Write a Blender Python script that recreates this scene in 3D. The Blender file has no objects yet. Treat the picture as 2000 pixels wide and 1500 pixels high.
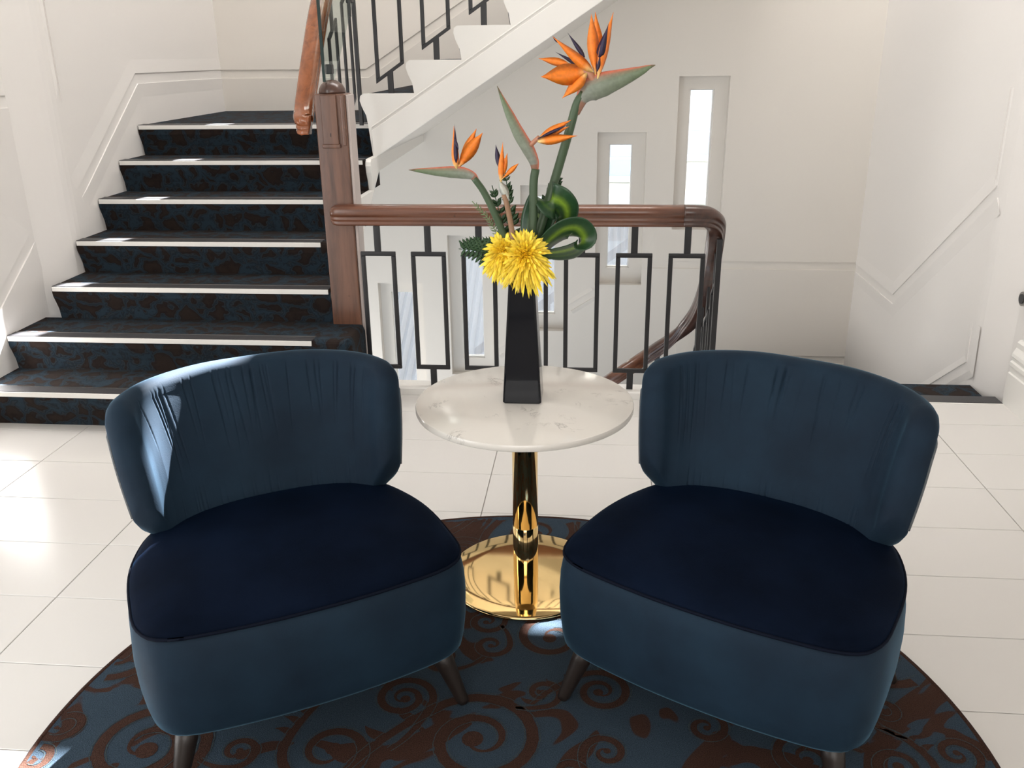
import bpy, bmesh, math, random
from mathutils import Vector, Matrix
import numpy as np
random.seed(7)
C = bpy.context.scene.collection
sc = bpy.context.scene
# ------------------------------------------------------------------ camera
FPX, YAW, PITCH, ROLL, CH = 1739.1, 0.09544, 0.358022, -0.0134363, 1.5038
def cam_axes():
    cy, sy, cp, sp, cr, sr = math.cos(YAW), math.sin(YAW), math.cos(PITCH), math.sin(PITCH), math.cos(ROLL), math.sin(ROLL)
    f0 = Vector((-sy, cy, 0)); r0 = Vector((cy, sy, 0)); up = Vector((0, 0, 1))
    f = f0*cp - up*sp; u0 = up*cp + f0*sp
    return r0*cr + u0*sr, -r0*sr + u0*cr, f
AR, AU, AF = cam_axes()
CAM = Vector((0, 0, CH))
cd = bpy.data.cameras.new('camera'); cam = bpy.data.objects.new('camera', cd); C.objects.link(cam)
cd.sensor_width = 36; cd.lens = FPX/2000*36; cd.clip_start = 0.02; cd.clip_end = 200
m = Matrix.Identity(4)
for i in range(3):
    m[i][0] = AR[i]; m[i][1] = AU[i]; m[i][2] = -AF[i]; m[i][3] = CAM[i]
cam.matrix_world = m
sc.camera = cam
# ------------------------------------------------------------------ world, sun, window light, added fill, exposure
sc.view_settings.view_transform = 'Standard'; sc.view_settings.look = 'None'
sc.view_settings.gamma = 1; sc.view_settings.use_curve_mapping = False
sc.view_settings.exposure = 0.5
w = bpy.data.worlds.new('sky'); sc.world = w; w.use_nodes = True
w.node_tree.nodes['Background'].inputs[0].default_value = (0.80, 0.90, 1.0, 1)
w.node_tree.nodes['Background'].inputs[1].default_value = 1.5
sd = bpy.data.lights.new('sun', 'SUN'); sun = bpy.data.objects.new('sun', sd); C.objects.link(sun)
SUNDIR = Vector((-0.35, -1.0, -0.95)).normalized()
sun.rotation_euler = SUNDIR.to_track_quat('-Z', 'Y').to_euler(); sun.location = (4, 12, 12)
sd.energy = 95; sd.angle = 0.009; sd.color = (1.0, 0.98, 0.95)
def area(name, loc, direction, sx, sy, energy, col=(1, 1, 1)):
    d = bpy.data.lights.new(name, 'AREA'); d.shape = 'RECTANGLE'; d.size = sx; d.size_y = sy; d.energy = energy; d.color = col
    o = bpy.data.objects.new(name, d); C.objects.link(o); o.location = loc
    o.rotation_euler = Vector(direction).to_track_quat('-Z', 'Z').to_euler()
    return o
area('daylight_left_window', (-2.60, 0.9, 1.35), (1, 0, 0), 2.6, 2.0, 44, (0.96, 0.98, 1.0))
area('rear_fill', (0.0, -2.45, 1.6), (0, 1, 0), 3.2, 2.2, 50, (1.0, 0.98, 0.95))  # general fill added behind the camera to light the walls
area('stairwell_fill', (0.1, 4.35, 5.5), (0.0, 0.16, -1), 3.0, 1.3, 80, (1.0, 0.98, 0.96))  # fill hung above the stairwell, added to brighten the far wall
area('lower_fill', (-2.45, 5.4, -1.3), (1, -0.05, 0.25), 1.3, 2.0, 36, (1.0, 0.98, 0.95))  # unseen fill added to brighten the lower stairwell walls

# ------------------------------------------------------------------ helpers
def srgb(r, g, b):
    def f(c):
        c /= 255.0
        return c/12.92 if c <= 0.04045 else ((c+0.055)/1.055)**2.4
    return (f(r), f(g), f(b), 1)
def link(o, parent=None):
    C.objects.link(o)
    if parent is not None: o.parent = parent
    return o
def tag(o, label=None, cat=None, group=None, kind=None):
    if label: o['label'] = label
    if cat: o['category'] = cat
    if group: o['group'] = group
    if kind: o['kind'] = kind
    return o
def empty(name, loc=(0, 0, 0), rz=0, label=None, cat=None, group=None):
    o = bpy.data.objects.new(name, None); C.objects.link(o); o.location = loc; o.rotation_euler = (0, 0, rz)
    o.empty_display_size = 0.05
    return tag(o, label, cat, group)
def mesh(name, vs, fs, mat=None, parent=None, smooth=False, kind=None):
    me = bpy.data.meshes.new(name); me.from_pydata([tuple(v) for v in vs], [], fs)
    bm = bmesh.new(); bm.from_mesh(me); bmesh.ops.recalc_face_normals(bm, faces=bm.faces); bm.to_mesh(me); bm.free()
    if mat: me.materials.append(mat)
    if smooth: me.polygons.foreach_set('use_smooth', [True]*len(me.polygons))
    o = bpy.data.objects.new(name, me); link(o, parent)
    if kind: o['kind'] = kind
    return o
class MB:
    def __init__(s): s.v = []; s.f = []; s.c = []
    def add(s, vs, fs, col=None):
        n = len(s.v); s.v += [tuple(v) for v in vs]; s.f += [tuple(i+n for i in f) for f in fs]
        if col is not None: s.c += (col if isinstance(col, list) else [col]*len(vs))
    def box(s, x0, x1, y0, y1, z0, z1):
        vs = [(x, y, z) for z in (z0, z1) for y in (y0, y1) for x in (x0, x1)]
        s.add(vs, [(0, 2, 3, 1), (4, 5, 7, 6), (0, 1, 5, 4), (2, 6, 7, 3), (0, 4, 6, 2), (1, 3, 7, 5)])
    def build(s, name, mat=None, parent=None, smooth=False, kind=None, bevel=0, seg=2, autos=False):
        o = mesh(name, s.v, s.f, mat, parent, smooth, kind)
        if s.c:
            ca = o.data.color_attributes.new('Col', 'FLOAT_COLOR', 'POINT')
            for i, c in enumerate(s.c): ca.data[i].color = (c[0], c[1], c[2], 1)
        if bevel:
            b = o.modifiers.new('bevel', 'BEVEL'); b.width = bevel; b.segments = seg; b.limit_method = 'ANGLE'; b.angle_limit = math.radians(40)
            o.data.polygons.foreach_set('use_smooth', [True]*len(o.data.polygons))
            try:
                o.modifiers.new('wn', 'WEIGHTED_NORMAL')
            except Exception: pass
        return o
def box(name, x0, x1, y0, y1, z0, z1, mat, parent=None, bevel=0, kind=None):
    b = MB(); b.box(x0, x1, y0, y1, z0, z1); return b.build(name, mat, parent, bevel=bevel, kind=kind)
def frames(path, up=Vector((0, 0, 1))):
    out = []
    for i, p in enumerate(path):
        a = path[max(0, i-1)]; b = path[min(len(path)-1, i+1)]
        t = (Vector(b)-Vector(a)).normalized()
        s = t.cross(up)
        if s.length < 1e-3: s = Vector((1, 0, 0))
        s.normalize(); n = s.cross(t).normalized(); out.append((Vector(p), s, n, t))
    return out
def sweep(mb, path, prof, scales=None, closed_caps=True, up=Vector((0, 0, 1)), vertical=False, col=None):
    fr = frames(path, up); vs = []; k = len(prof)
    for i, (p, s, n, t) in enumerate(fr):
        if vertical:
            s = Vector((s.x, s.y, 0)).normalized(); n = Vector((0, 0, 1))
        sc_ = scales[i] if scales else 1
        if not isinstance(sc_, tuple): sc_ = (sc_, sc_)
        for a, b in prof: vs.append(p + s*a*sc_[0] + n*b*sc_[1])
    fs = []
    for i in range(len(fr)-1):
        for j in range(k): fs.append((i*k+j, i*k+(j+1) % k, (i+1)*k+(j+1) % k, (i+1)*k+j))
    if closed_caps: fs.append(tuple(range(k-1, -1, -1))); fs.append(tuple((len(fr)-1)*k+j for j in range(k)))
    mb.add(vs, fs, col)
def circ(r, k=10, r2=None):
    return [(r*math.cos(2*math.pi*i/k), (r2 or r)*math.sin(2*math.pi*i/k)) for i in range(k)]
def lathe(mb, prof, cx=0, cy=0, k=48):
    vs = []; n = len(prof)
    for i in range(k):
        a = 2*math.pi*i/k
        for r, z in prof: vs.append((cx+r*math.cos(a), cy+r*math.sin(a), z))
    fs = []
    for i in range(k):
        i2 = (i+1) % k
        for j in range(n-1): fs.append((i*n+j, i2*n+j, i2*n+j+1, i*n+j+1))
    if prof[0][0] > 1e-6: fs.append(tuple(i*n for i in range(k-1, -1, -1)))
    if prof[-1][0] > 1e-6: fs.append(tuple(i*n+n-1 for i in range(k)))
    mb.add(vs, fs)
def catmull(pts, per=8):
    P_ = [Vector(p) for p in pts]; P_ = [P_[0]*2-P_[1]] + P_ + [P_[-1]*2-P_[-2]]; out = []
    for i in range(1, len(P_)-2):
        p0, p1, p2, p3 = P_[i-1:i+3]
        for j in range(per):
            t = j/per
            out.append(0.5*((2*p1)+(p2-p0)*t+(2*p0-5*p1+4*p2-p3)*t*t+(3*p1-p0-3*p2+p3)*t**3))
    out.append(P_[-2]); return out
def at(px, py, Y):      # point on the plane at depth Y seen in that direction
    d = AF + AR*((px-1000)/FPX) - AU*((py-750)/FPX)
    return CAM + d*(Y/d.y)

# ------------------------------------------------------------------ materials
MATS = {}
def new_mat(name):
    mt = bpy.data.materials.new(name); mt.use_nodes = True; nt = mt.node_tree
    return mt, nt, nt.nodes['Principled BSDF']
def N(nt, typ, **kw):
    n = nt.nodes.new(typ)
    for k, v in kw.items():
        if k.startswith('_'): setattr(n, k[1:], v)
        else: n.inputs[k.replace('__', ' ')].default_value = v
    return n
def L(nt, a, b): nt.links.new(a, b)
def coords(nt, scale=(1, 1, 1)):
    tc = N(nt, 'ShaderNodeTexCoord'); mp = N(nt, 'ShaderNodeMapping'); mp.inputs['Scale'].default_value = scale
    L(nt, tc.outputs['Object'], mp.inputs[0]); return mp.outputs[0]
def ramp(nt, fac, stops):
    r = N(nt, 'ShaderNodeValToRGB'); e = r.color_ramp.elements
    e[0].position = stops[0][0]; e[0].color = stops[0][1]; e[1].position = stops[-1][0]; e[1].color = stops[-1][1]
    for p, c in stops[1:-1]: x = e.new(p); x.color = c
    L(nt, fac, r.inputs[0]); return r.outputs[0]
def bump(nt, b, h, strength, dist=0.01):
    n = N(nt, 'ShaderNodeBump'); n.inputs['Strength'].default_value = strength; n.inputs['Distance'].default_value = dist
    L(nt, h, n.inputs['Height']); L(nt, n.outputs[0], b.inputs['Normal'])
def simple(name, col, rough=0.5, metal=0.0, nscale=0, nb=0, **kw):
    mt, nt, b = new_mat(name); b.inputs['Base Color'].default_value = col
    b.inputs['Roughness'].default_value = rough; b.inputs['Metallic'].default_value = metal
    for k, v in kw.items(): b.inputs[k.replace('__', ' ')].default_value = v
    if nscale:
        n = N(nt, 'ShaderNodeTexNoise', Scale=nscale, Detail=5.0); L(nt, coords(nt), n.inputs[0]); bump(nt, b, n.outputs[0], nb, 0.004)
    MATS[name] = mt; return mt
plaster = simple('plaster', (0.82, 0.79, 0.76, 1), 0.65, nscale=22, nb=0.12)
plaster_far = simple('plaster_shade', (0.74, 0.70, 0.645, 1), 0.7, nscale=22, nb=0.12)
gloss_white = simple('white_satin_paint', (0.83, 0.81, 0.77, 1), 0.38, nscale=30, nb=0.06)
black_metal = simple('black_painted_iron', (0.012, 0.012, 0.014, 1), 0.38, nscale=160, nb=0.12)
dark_nosing = simple('dark_rubber_nosing', (0.030, 0.029, 0.032, 1), 0.42, nscale=300, nb=0.2)
white_strip = simple('white_nosing_strip', (0.82, 0.80, 0.76, 1), 0.4)
grout = simple('grey_grout', (0.36, 0.33, 0.30, 1), 0.8)
ceramic = simple('black_glazed_ceramic', (0.004, 0.005, 0.008, 1), 0.06, nscale=9, nb=0.05, Specular__IOR__Level=0.28)
leg_mat = simple('dark_stained_timber_leg', (0.016, 0.011, 0.009, 1), 0.4, nscale=60, nb=0.1)
piping_mat = simple('navy_piping', (0.003, 0.005, 0.012, 1), 0.9, Specular__IOR__Level=0.1)
brass = simple('polished_brass', (0.83, 0.60, 0.28, 1), 0.06, 1.0)
steel = simple('brushed_steel', (0.42, 0.40, 0.38, 1), 0.32, 1.0)
side_sheen_mat = simple('pale_side_sheen', (0.50, 0.43, 0.40, 1), 0.35)  # window light reflected off the post's side, put into the base colour
ext_cream = simple('cream_render', (0.83, 0.77, 0.64, 1), 0.8, nscale=4, nb=0.1)
ext_white = simple('white_window_frame', (0.85, 0.86, 0.88, 1), 0.6)
ext_glass = simple('blue_grey_window', (0.42, 0.47, 0.56, 1), 0.3)
ext_blue = simple('blue_shutter', (0.40, 0.60, 0.80, 1), 0.6)
ext_roof = simple('pale_corrugated_iron', (0.21, 0.215, 0.225, 1), 0.5)
orange = simple('orange_petal', (0.95, 0.20, 0.012, 1), 0.5, nscale=90, nb=0.15)
orange.node_tree.nodes['Principled BSDF'].inputs['Subsurface Weight'].default_value = 0.15
orange.node_tree.nodes['Principled BSDF'].inputs['Subsurface Scale'].default_value = 0.01
purple = simple('dark_violet_tongue', (0.018, 0.010, 0.045, 1), 0.5)
stem_green = simple('stem_green', (0.050, 0.088, 0.042, 1), 0.45, nscale=40, nb=0.1)
leaf_green = simple('small_leaf_green', (0.022, 0.062, 0.020, 1), 0.42)
fern_green = simple('fern_green', (0.03, 0.075, 0.03, 1), 0.6)
pale_fern = simple('pale_fern_green', (0.16, 0.22, 0.10, 1), 0.5)
yellow = simple('yellow_petal', (0.88, 0.60, 0.015, 1), 0.5)
yellow.node_tree.nodes['Principled BSDF'].inputs['Subsurface Weight'].default_value = 0.1
def vcol(name, rough=0.5):
    mt, nt, b = new_mat(name); a = N(nt, 'ShaderNodeVertexColor'); a.layer_name = 'Col'
    n = N(nt, 'ShaderNodeTexNoise', Scale=120.0, Detail=4.0); L(nt, coords(nt), n.inputs[0])
    mx = N(nt, 'ShaderNodeMix', _data_type='RGBA', _blend_type='MULTIPLY'); mx.inputs[0].default_value = 0.35
    L(nt, a.outputs[0], mx.inputs[6]); L(nt, ramp(nt, n.outputs[0], [(0.3, (0.55, 0.55, 0.55, 1)), (0.7, (1.2, 1.2, 1.2, 1))]), mx.inputs[7])
    L(nt, mx.outputs[2], b.inputs['Base Color']); b.inputs['Roughness'].default_value = rough; return mt
spathe_mat = vcol('spathe', 0.5)
blade_mat = vcol('variegated_leaf', 0.35)
def m_velvet(name, c1, c2, sh, tint):
    mt, nt, b = new_mat(name); c = coords(nt)
    n = N(nt, 'ShaderNodeTexNoise', Scale=4.5, Detail=4.0, Roughness=0.6); L(nt, c, n.inputs[0])
    L(nt, ramp(nt, n.outputs[0], [(0.36, c1), (0.66, c2)]), b.inputs['Base Color'])
    b.inputs['Roughness'].default_value = 0.75
    b.inputs['Specular IOR Level'].default_value = 0.2
    b.inputs['Sheen Weight'].default_value = sh
    b.inputs['Sheen Roughness'].default_value = 0.32
    b.inputs['Sheen Tint'].default_value = tint
    n2 = N(nt, 'ShaderNodeTexNoise', Scale=420.0, Detail=2.0); L(nt, c, n2.inputs[0]); bump(nt, b, n2.outputs[0], 0.12, 0.002)
    return mt
velvet = m_velvet('blue_velvet', (0.0045, 0.013, 0.026, 1), (0.008, 0.023, 0.042, 1), 0.5, (0.13, 0.28, 0.40, 1))
velvet_shaded = m_velvet('blue_velvet_seat_shade', (0.0014, 0.0032, 0.0085, 1), (0.0030, 0.0065, 0.0170, 1), 0.07, (0.05, 0.20, 0.50, 1))  # same fabric; the seat's shade is put into a darker, low-sheen colour
velvet_shaded.node_tree.nodes['Principled BSDF'].inputs['Specular IOR Level'].default_value = 0.03
def m_tile():
    mt, nt, b = new_mat('white_marble_tile'); c = coords(nt)
    oi = N(nt, 'ShaderNodeObjectInfo'); ad = N(nt, 'ShaderNodeVectorMath', _operation='ADD')
    sc_ = N(nt, 'ShaderNodeVectorMath', _operation='SCALE'); 
    cb = N(nt, 'ShaderNodeCombineXYZ'); L(nt, oi.outputs['Random'], cb.inputs[0]); L(nt, oi.outputs['Random'], cb.inputs[1])
    L(nt, cb.outputs[0], sc_.inputs[0]); sc_.inputs['Scale'].default_value = 37.0
    L(nt, c, ad.inputs[0]); L(nt, sc_.outputs[0], ad.inputs[1])
    n = N(nt, 'ShaderNodeTexNoise', Scale=2.2, Detail=7.0, Roughness=0.6, Distortion=1.2); L(nt, ad.outputs[0], n.inputs[0])
    v = ramp(nt, n.outputs[0], [(0.485, (0.66, 0.64, 0.61, 1)), (0.5, (0.66, 0.64, 0.62, 1)), (0.515, (0.66, 0.64, 0.61, 1))])
    n3 = N(nt, 'ShaderNodeTexNoise', Scale=1.5, Detail=2.0); L(nt, ad.outputs[0], n3.inputs[0])
    msk = ramp(nt, n3.outputs[0], [(0.5, (0, 0, 0, 1)), (0.62, (1, 1, 1, 1))])
    mx = N(nt, 'ShaderNodeMix', _data_type='RGBA'); L(nt, msk, mx.inputs[0]); mx.inputs[6].default_value = (0.66, 0.64, 0.61, 1); L(nt, v, mx.inputs[7])
    L(nt, mx.outputs[2], b.inputs['Base Color']); b.inputs['Roughness'].default_value = 0.22; b.inputs['Specular IOR Level'].default_value = 0.55
    return mt
tile_mat = m_tile()
def m_top():
    mt, nt, b = new_mat('white_quartz_top'); c = coords(nt)
    n = N(nt, 'ShaderNodeTexNoise', Scale=7.0, Detail=9.0, Roughness=0.72, Distortion=1.6); L(nt, c, n.inputs[0])
    v = ramp(nt, n.outputs[0], [(0.47, (0.72, 0.69, 0.64, 1)), (0.5, (0.34, 0.32, 0.30, 1)), (0.515, (0.72, 0.69, 0.64, 1))])
    n3 = N(nt, 'ShaderNodeTexNoise', Scale=9.0, Detail=3.0); L(nt, c, n3.inputs[0])
    msk = ramp(nt, n3.outputs[0], [(0.56, (0, 0, 0, 1)), (0.66, (1, 1, 1, 1))])
    mx = N(nt, 'ShaderNodeMix', _data_type='RGBA'); L(nt, msk, mx.inputs[0]); mx.inputs[6].default_value = (0.72, 0.69, 0.64, 1); L(nt, v, mx.inputs[7])
    L(nt, mx.outputs[2], b.inputs['Base Color']); b.inputs['Roughness'].default_value = 0.12; return mt
top_mat = m_top()
def m_wood(name, base, dark, axis=0, rough=0.3):
    mt, nt, b = new_mat(name); s = [26, 26, 26]; s[axis] = 2.2
    n = N(nt, 'ShaderNodeTexNoise', Scale=1.0, Detail=7.0, Roughness=0.65, Distortion=0.4); L(nt, coords(nt, s), n.inputs[0])
    n2 = N(nt, 'ShaderNodeTexNoise', Scale=22.0, Detail=2.0); L(nt, coords(nt), n2.inputs[0])
    r = ramp(nt, n.outputs[0], [(0.28, dark), (0.55, base), (0.8, tuple(min(1, x*1.35) for x in base[:3])+(1,))])
    spots = ramp(nt, n2.outputs[0], [(0.21, (0.15, 0.1, 0.1, 1)), (0.27, (1, 1, 1, 1))])
    mx = N(nt, 'ShaderNodeMix', _data_type='RGBA', _blend_type='MULTIPLY'); mx.inputs[0].default_value = 0.8
    L(nt, r, mx.inputs[6]); L(nt, spots, mx.inputs[7]); L(nt, mx.outputs[2], b.inputs['Base Color'])
    b.inputs['Roughness'].default_value = rough; b.inputs['Coat Weight'].default_value = 0.4; b.inputs['Coat Roughness'].default_value = 0.15
    bump(nt, b, n.outputs[0], 0.08, 0.003); return mt
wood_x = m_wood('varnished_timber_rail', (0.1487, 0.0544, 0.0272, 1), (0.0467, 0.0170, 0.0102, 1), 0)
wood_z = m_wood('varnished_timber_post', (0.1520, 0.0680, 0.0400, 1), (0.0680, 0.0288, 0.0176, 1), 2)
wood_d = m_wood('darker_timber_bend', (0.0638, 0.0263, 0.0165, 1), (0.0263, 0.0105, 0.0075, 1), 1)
wood_y = m_wood('amber_timber_rail', (0.30, 0.095, 0.035, 1), (0.16, 0.050, 0.022, 1), 1, 0.12)
def m_stair():
    mt, nt, b = new_mat('stair_carpet'); c = coords(nt)
    n = N(nt, 'ShaderNodeTexNoise', Scale=9.0, Detail=3.0); L(nt, c, n.inputs[0])
    mv = N(nt, 'ShaderNodeMix', _data_type='VECTOR'); mv.inputs[0].default_value = 0.16; L(nt, c, mv.inputs[4]); L(nt, n.outputs[1], mv.inputs[5])
    v = N(nt, 'ShaderNodeTexVoronoi', _feature='DISTANCE_TO_EDGE', Scale=11.5); L(nt, mv.outputs[1], v.inputs[0])
    n2 = N(nt, 'ShaderNodeTexNoise', Scale=14.0, Detail=4.0); L(nt, c, n2.inputs[0])
    ad = N(nt, 'ShaderNodeMath', _operation='MULTIPLY_ADD'); L(nt, n2.outputs[0], ad.inputs[0]); ad.inputs[1].default_value = 0.35; L(nt, v.outputs[0], ad.inputs[2])
    L(nt, ramp(nt, ad.outputs[0], [(0.19, (0.022, 0.037, 0.052, 1)), (0.25, (0.015, 0.019, 0.025, 1)), (0.28, (0.028, 0.038, 0.046, 1)), (0.34, (0.019, 0.013, 0.012, 1)), (0.48, (0.026, 0.018, 0.015, 1))]), b.inputs['Base Color'])
    b.inputs['Roughness'].default_value = 0.95; b.inputs['Specular IOR Level'].default_value = 0.1
    b.inputs['Sheen Weight'].default_value = 0.02
    n4 = N(nt, 'ShaderNodeTexNoise', Scale=500.0); L(nt, c, n4.inputs[0]); bump(nt, b, n4.outputs[0], 0.5, 0.003)
    return mt
stair_carpet = m_stair()
def pile(name, c1, c2):
    mt, nt, b = new_mat(name); c = coords(nt)
    n = N(nt, 'ShaderNodeTexNoise', Scale=420.0, Detail=2.0); L(nt, c, n.inputs[0])
    L(nt, ramp(nt, n.outputs[0], [(0.35, c1), (0.65, c2)]), b.inputs['Base Color'])
    b.inputs['Roughness'].default_value = 0.95; b.inputs['Specular IOR Level'].default_value = 0.1
    bump(nt, b, n.outputs[0], 0.6, 0.004); return mt
rug_brown = pile('rug_brown_pile', (0.0287, 0.0144, 0.0099, 1), (0.0594, 0.0287, 0.0208, 1))
rug_line = pile('rug_grey_line', (0.0263, 0.0375, 0.0413, 1), (0.0562, 0.0713, 0.0750, 1))
def m_rug():
    mt, nt, b = new_mat('rug_blue_pile'); c = coords(nt)
    n = N(nt, 'ShaderNodeTexNoise', Scale=420.0, Detail=2.0); L(nt, c, n.inputs[0])
    blue = ramp(nt, n.outputs[0], [(0.35, (0.0216, 0.0343, 0.0486, 1)), (0.65, (0.0414, 0.0630, 0.0872, 1))])
    br = ramp(nt, n.outputs[0], [(0.35, (0.0287, 0.0144, 0.0099, 1)), (0.65, (0.0594, 0.0287, 0.0208, 1))])
    g = N(nt, 'ShaderNodeTexNoise', Scale=3.3, Detail=2.0, Distortion=1.8); L(nt, c, g.inputs[0])
    k = ramp(nt, g.outputs[0], [(0.535, (0, 0, 0, 1)), (0.545, (1, 1, 1, 1))])
    mx = N(nt, 'ShaderNodeMix', _data_type='RGBA'); L(nt, k, mx.inputs[0]); L(nt, blue, mx.inputs[6]); L(nt, br, mx.inputs[7])
    L(nt, mx.outputs[2], b.inputs['Base Color']); b.inputs['Roughness'].default_value = 0.95; b.inputs['Specular IOR Level'].default_value = 0.1
    bump(nt, b, n.outputs[0], 0.6, 0.004); return mt
rug_mat = m_rug()
def m_glass(name, tint, refl=0.05):
    mt = bpy.data.materials.new(name); mt.use_nodes = True; nt = mt.node_tree; nt.nodes.remove(nt.nodes['Principled BSDF'])
    t = N(nt, 'ShaderNodeBsdfTransparent'); t.inputs[0].default_value = tint
    g = N(nt, 'ShaderNodeBsdfGlossy'); g.inputs['Roughness'].default_value = 0.02
    mx = N(nt, 'ShaderNodeMixShader'); mx.inputs[0].default_value = refl
    L(nt, t.outputs[0], mx.inputs[1]); L(nt, g.outputs[0], mx.inputs[2])
    L(nt, mx.outputs[0], nt.nodes['Material Output'].inputs[0]); return mt
pane_mat = m_glass('window_pane', (0.97, 0.98, 1.0, 1))
glass_green = m_glass('greenish_glass', (0.86, 0.90, 0.88, 1), 0.10)
glass_edge = simple('dark_green_glass_edge', (0.01, 0.03, 0.028, 1), 0.1)

# ------------------------------------------------------------------ setting dimensions
XL, XR, YF, YK = -2.55, 1.79, 6.2, 3.83      # stairwell side walls, far wall, floor edge
XL2, XR2 = -2.635, 1.86                       # room side walls
def struct(o): o['kind'] = 'structure'; return o
# floor: grout bed and tiles
fl = MB()
fl.box(XL2, XR2, -2.5, YK, -0.25, -0.006); fl.box(0.62, XR2, YK-0.001, 3.87, -0.25, -0.006)
floor = struct(fl.build('floor', grout))
TX0, TY0 = -1.573, 3.624
def tile(x0, x1, y0, y1):
    g = 0.0013; t = 0.0012
    x0 += g; x1 -= g; y0 += g; y1 -= g
    vs = [(x0, y0, -0.006), (x1, y0, -0.006), (x1, y1, -0.006), (x0, y1, -0.006), (x0, y0, -t), (x1, y0, -t), (x1, y1, -t), (x0, y1, -t),
          (x0+t, y0+t, 0), (x1-t, y0+t, 0), (x1-t, y1-t, 0), (x0+t, y1-t, 0)]
    return vs, [(0, 1, 5, 4), (1, 2, 6, 5), (2, 3, 7, 6), (3, 0, 4, 7), (4, 5, 9, 8), (5, 6, 10, 9), (6, 7, 11, 10), (7, 4, 8, 11), (8, 9, 10, 11)]
for j in range(-3, 7):
    for i in range(-1, 13):
        x0, x1 = max(TX0+0.6*j, XL2), min(TX0+0.6*(j+1), XR2)
        y0, y1 = TY0-0.3*(i+1), min(TY0-0.3*i, YK if TX0+0.6*j < 0.3 else 3.87)
        if x1-x0 < 0.02 or y1-y0 < 0.02: continue
        if i < 0 and x0 < -1.1: continue
        if y1 > 3.39 and x1 < -1.3: y1 = max(y0+.01, min(y1, 3.40)) if y0 < 3.38 else y1
        if y0 > 3.38 and x1 < -1.2: continue
        vs, fs = tile(x0, x1, y0, y1); mesh('tile', vs, fs, tile_mat, floor)
# walls with openings, built as a skin with thickness
def wall_holes(mb, a0, a1, b0, b1, holes, c0, c1, axis):
    """rectangle a x b with rectangular holes, between depth c0 (room face) and c1"""
    As = sorted({a0, a1} | {h[0] for h in holes} | {h[1] for h in holes}); Bs = sorted({b0, b1} | {h[2] for h in holes} | {h[3] for h in holes})
    def P3(a, b, c): return (a, c, b) if axis == 'y' else (c, a, b)
    def inside(a, b): return any(h[0] < a < h[1] and h[2] < b < h[3] for h in holes)
    for i in range(len(As)-1):
        for j in range(len(Bs)-1):
            if inside((As[i]+As[i+1])/2, (Bs[j]+Bs[j+1])/2): continue
            for c in (c0, c1):
                mb.add([P3(As[i], Bs[j], c), P3(As[i+1], Bs[j], c), P3(As[i+1], Bs[j+1], c), P3(As[i], Bs[j+1], c)], [(0, 1, 2, 3)])
    for h in list(holes)+[(a0, a1, b0, b1)]:
        q = [(h[0], h[2]), (h[1], h[2]), (h[1], h[3]), (h[0], h[3])]
        for k in range(4):
            (u0, v0), (u1, v1) = q[k], q[(k+1) % 4]
            mb.add([P3(u0, v0, c0), P3(u1, v1, c0), P3(u1, v1, c1), P3(u0, v0, c1)], [(0, 1, 2, 3)])
recess = []; pane = []
for k in range(6):
    x = 0.528-0.523*k if k < 5 else 0.528-0.523*5; zt = 1.335-0.3495*k
    recess.append((x, x+0.327, zt-1.045, zt)); pane.append((x+0.079, x+0.240, zt-1.045+0.105, zt-0.083))
upper = [(-1.71, -1.53, 2.25, 3.45), (0.28, 0.60, 4.48, 4.98), (1.29, 1.44, 3.88, 4.10)]
mb = MB(); wall_holes(mb, XL-0.1, XR+0.1, -3.0, 6.0, recess, YF, YF+0.07, 'y'); wall_holes(mb, XL-0.1, XR+0.1, -3.0, 6.0, [p for p in pane], YF+0.0705, YF+0.20, 'y')
# upper openings need to pass both skins
mb = MB(); wall_holes(mb, XL-0.1, XR+0.1, -3.0, 6.0, recess+upper, YF, YF+0.07, 'y'); wall_holes(mb, XL-0.1, XR+0.1, -3.0, 6.0, pane+upper, YF+0.0705, YF+0.17, 'y')
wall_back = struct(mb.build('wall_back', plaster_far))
bm_ = bmesh.new(); bm_.from_mesh(wall_back.data); bmesh.ops.remove_doubles(bm_, verts=bm_.verts, dist=1e-5); bmesh.ops.recalc_face_normals(bm_, faces=bm_.faces); bm_.to_mesh(wall_back.data); bm_.free()
for n_, (x0, x1, z0, z1) in enumerate(pane+upper):
    e = empty('window_%d' % (n_+1)); struct(e)
    f = MB(); t = 0.009
    f.box(x0, x1, YF+0.10, YF+0.13, z0, z0+t); f.box(x0, x1, YF+0.10, YF+0.13, z1-t, z1); f.box(x0, x0+t, YF+0.10, YF+0.13, z0+t, z1-t); f.box(x1-t, x1, YF+0.10, YF+0.13, z0+t, z1-t)
    f.build('frame', gloss_white, e)
    box('pane', x0+t, x1-t, YF+0.112, YF+0.116, z0+t, z1-t, pane_mat, e)
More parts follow.
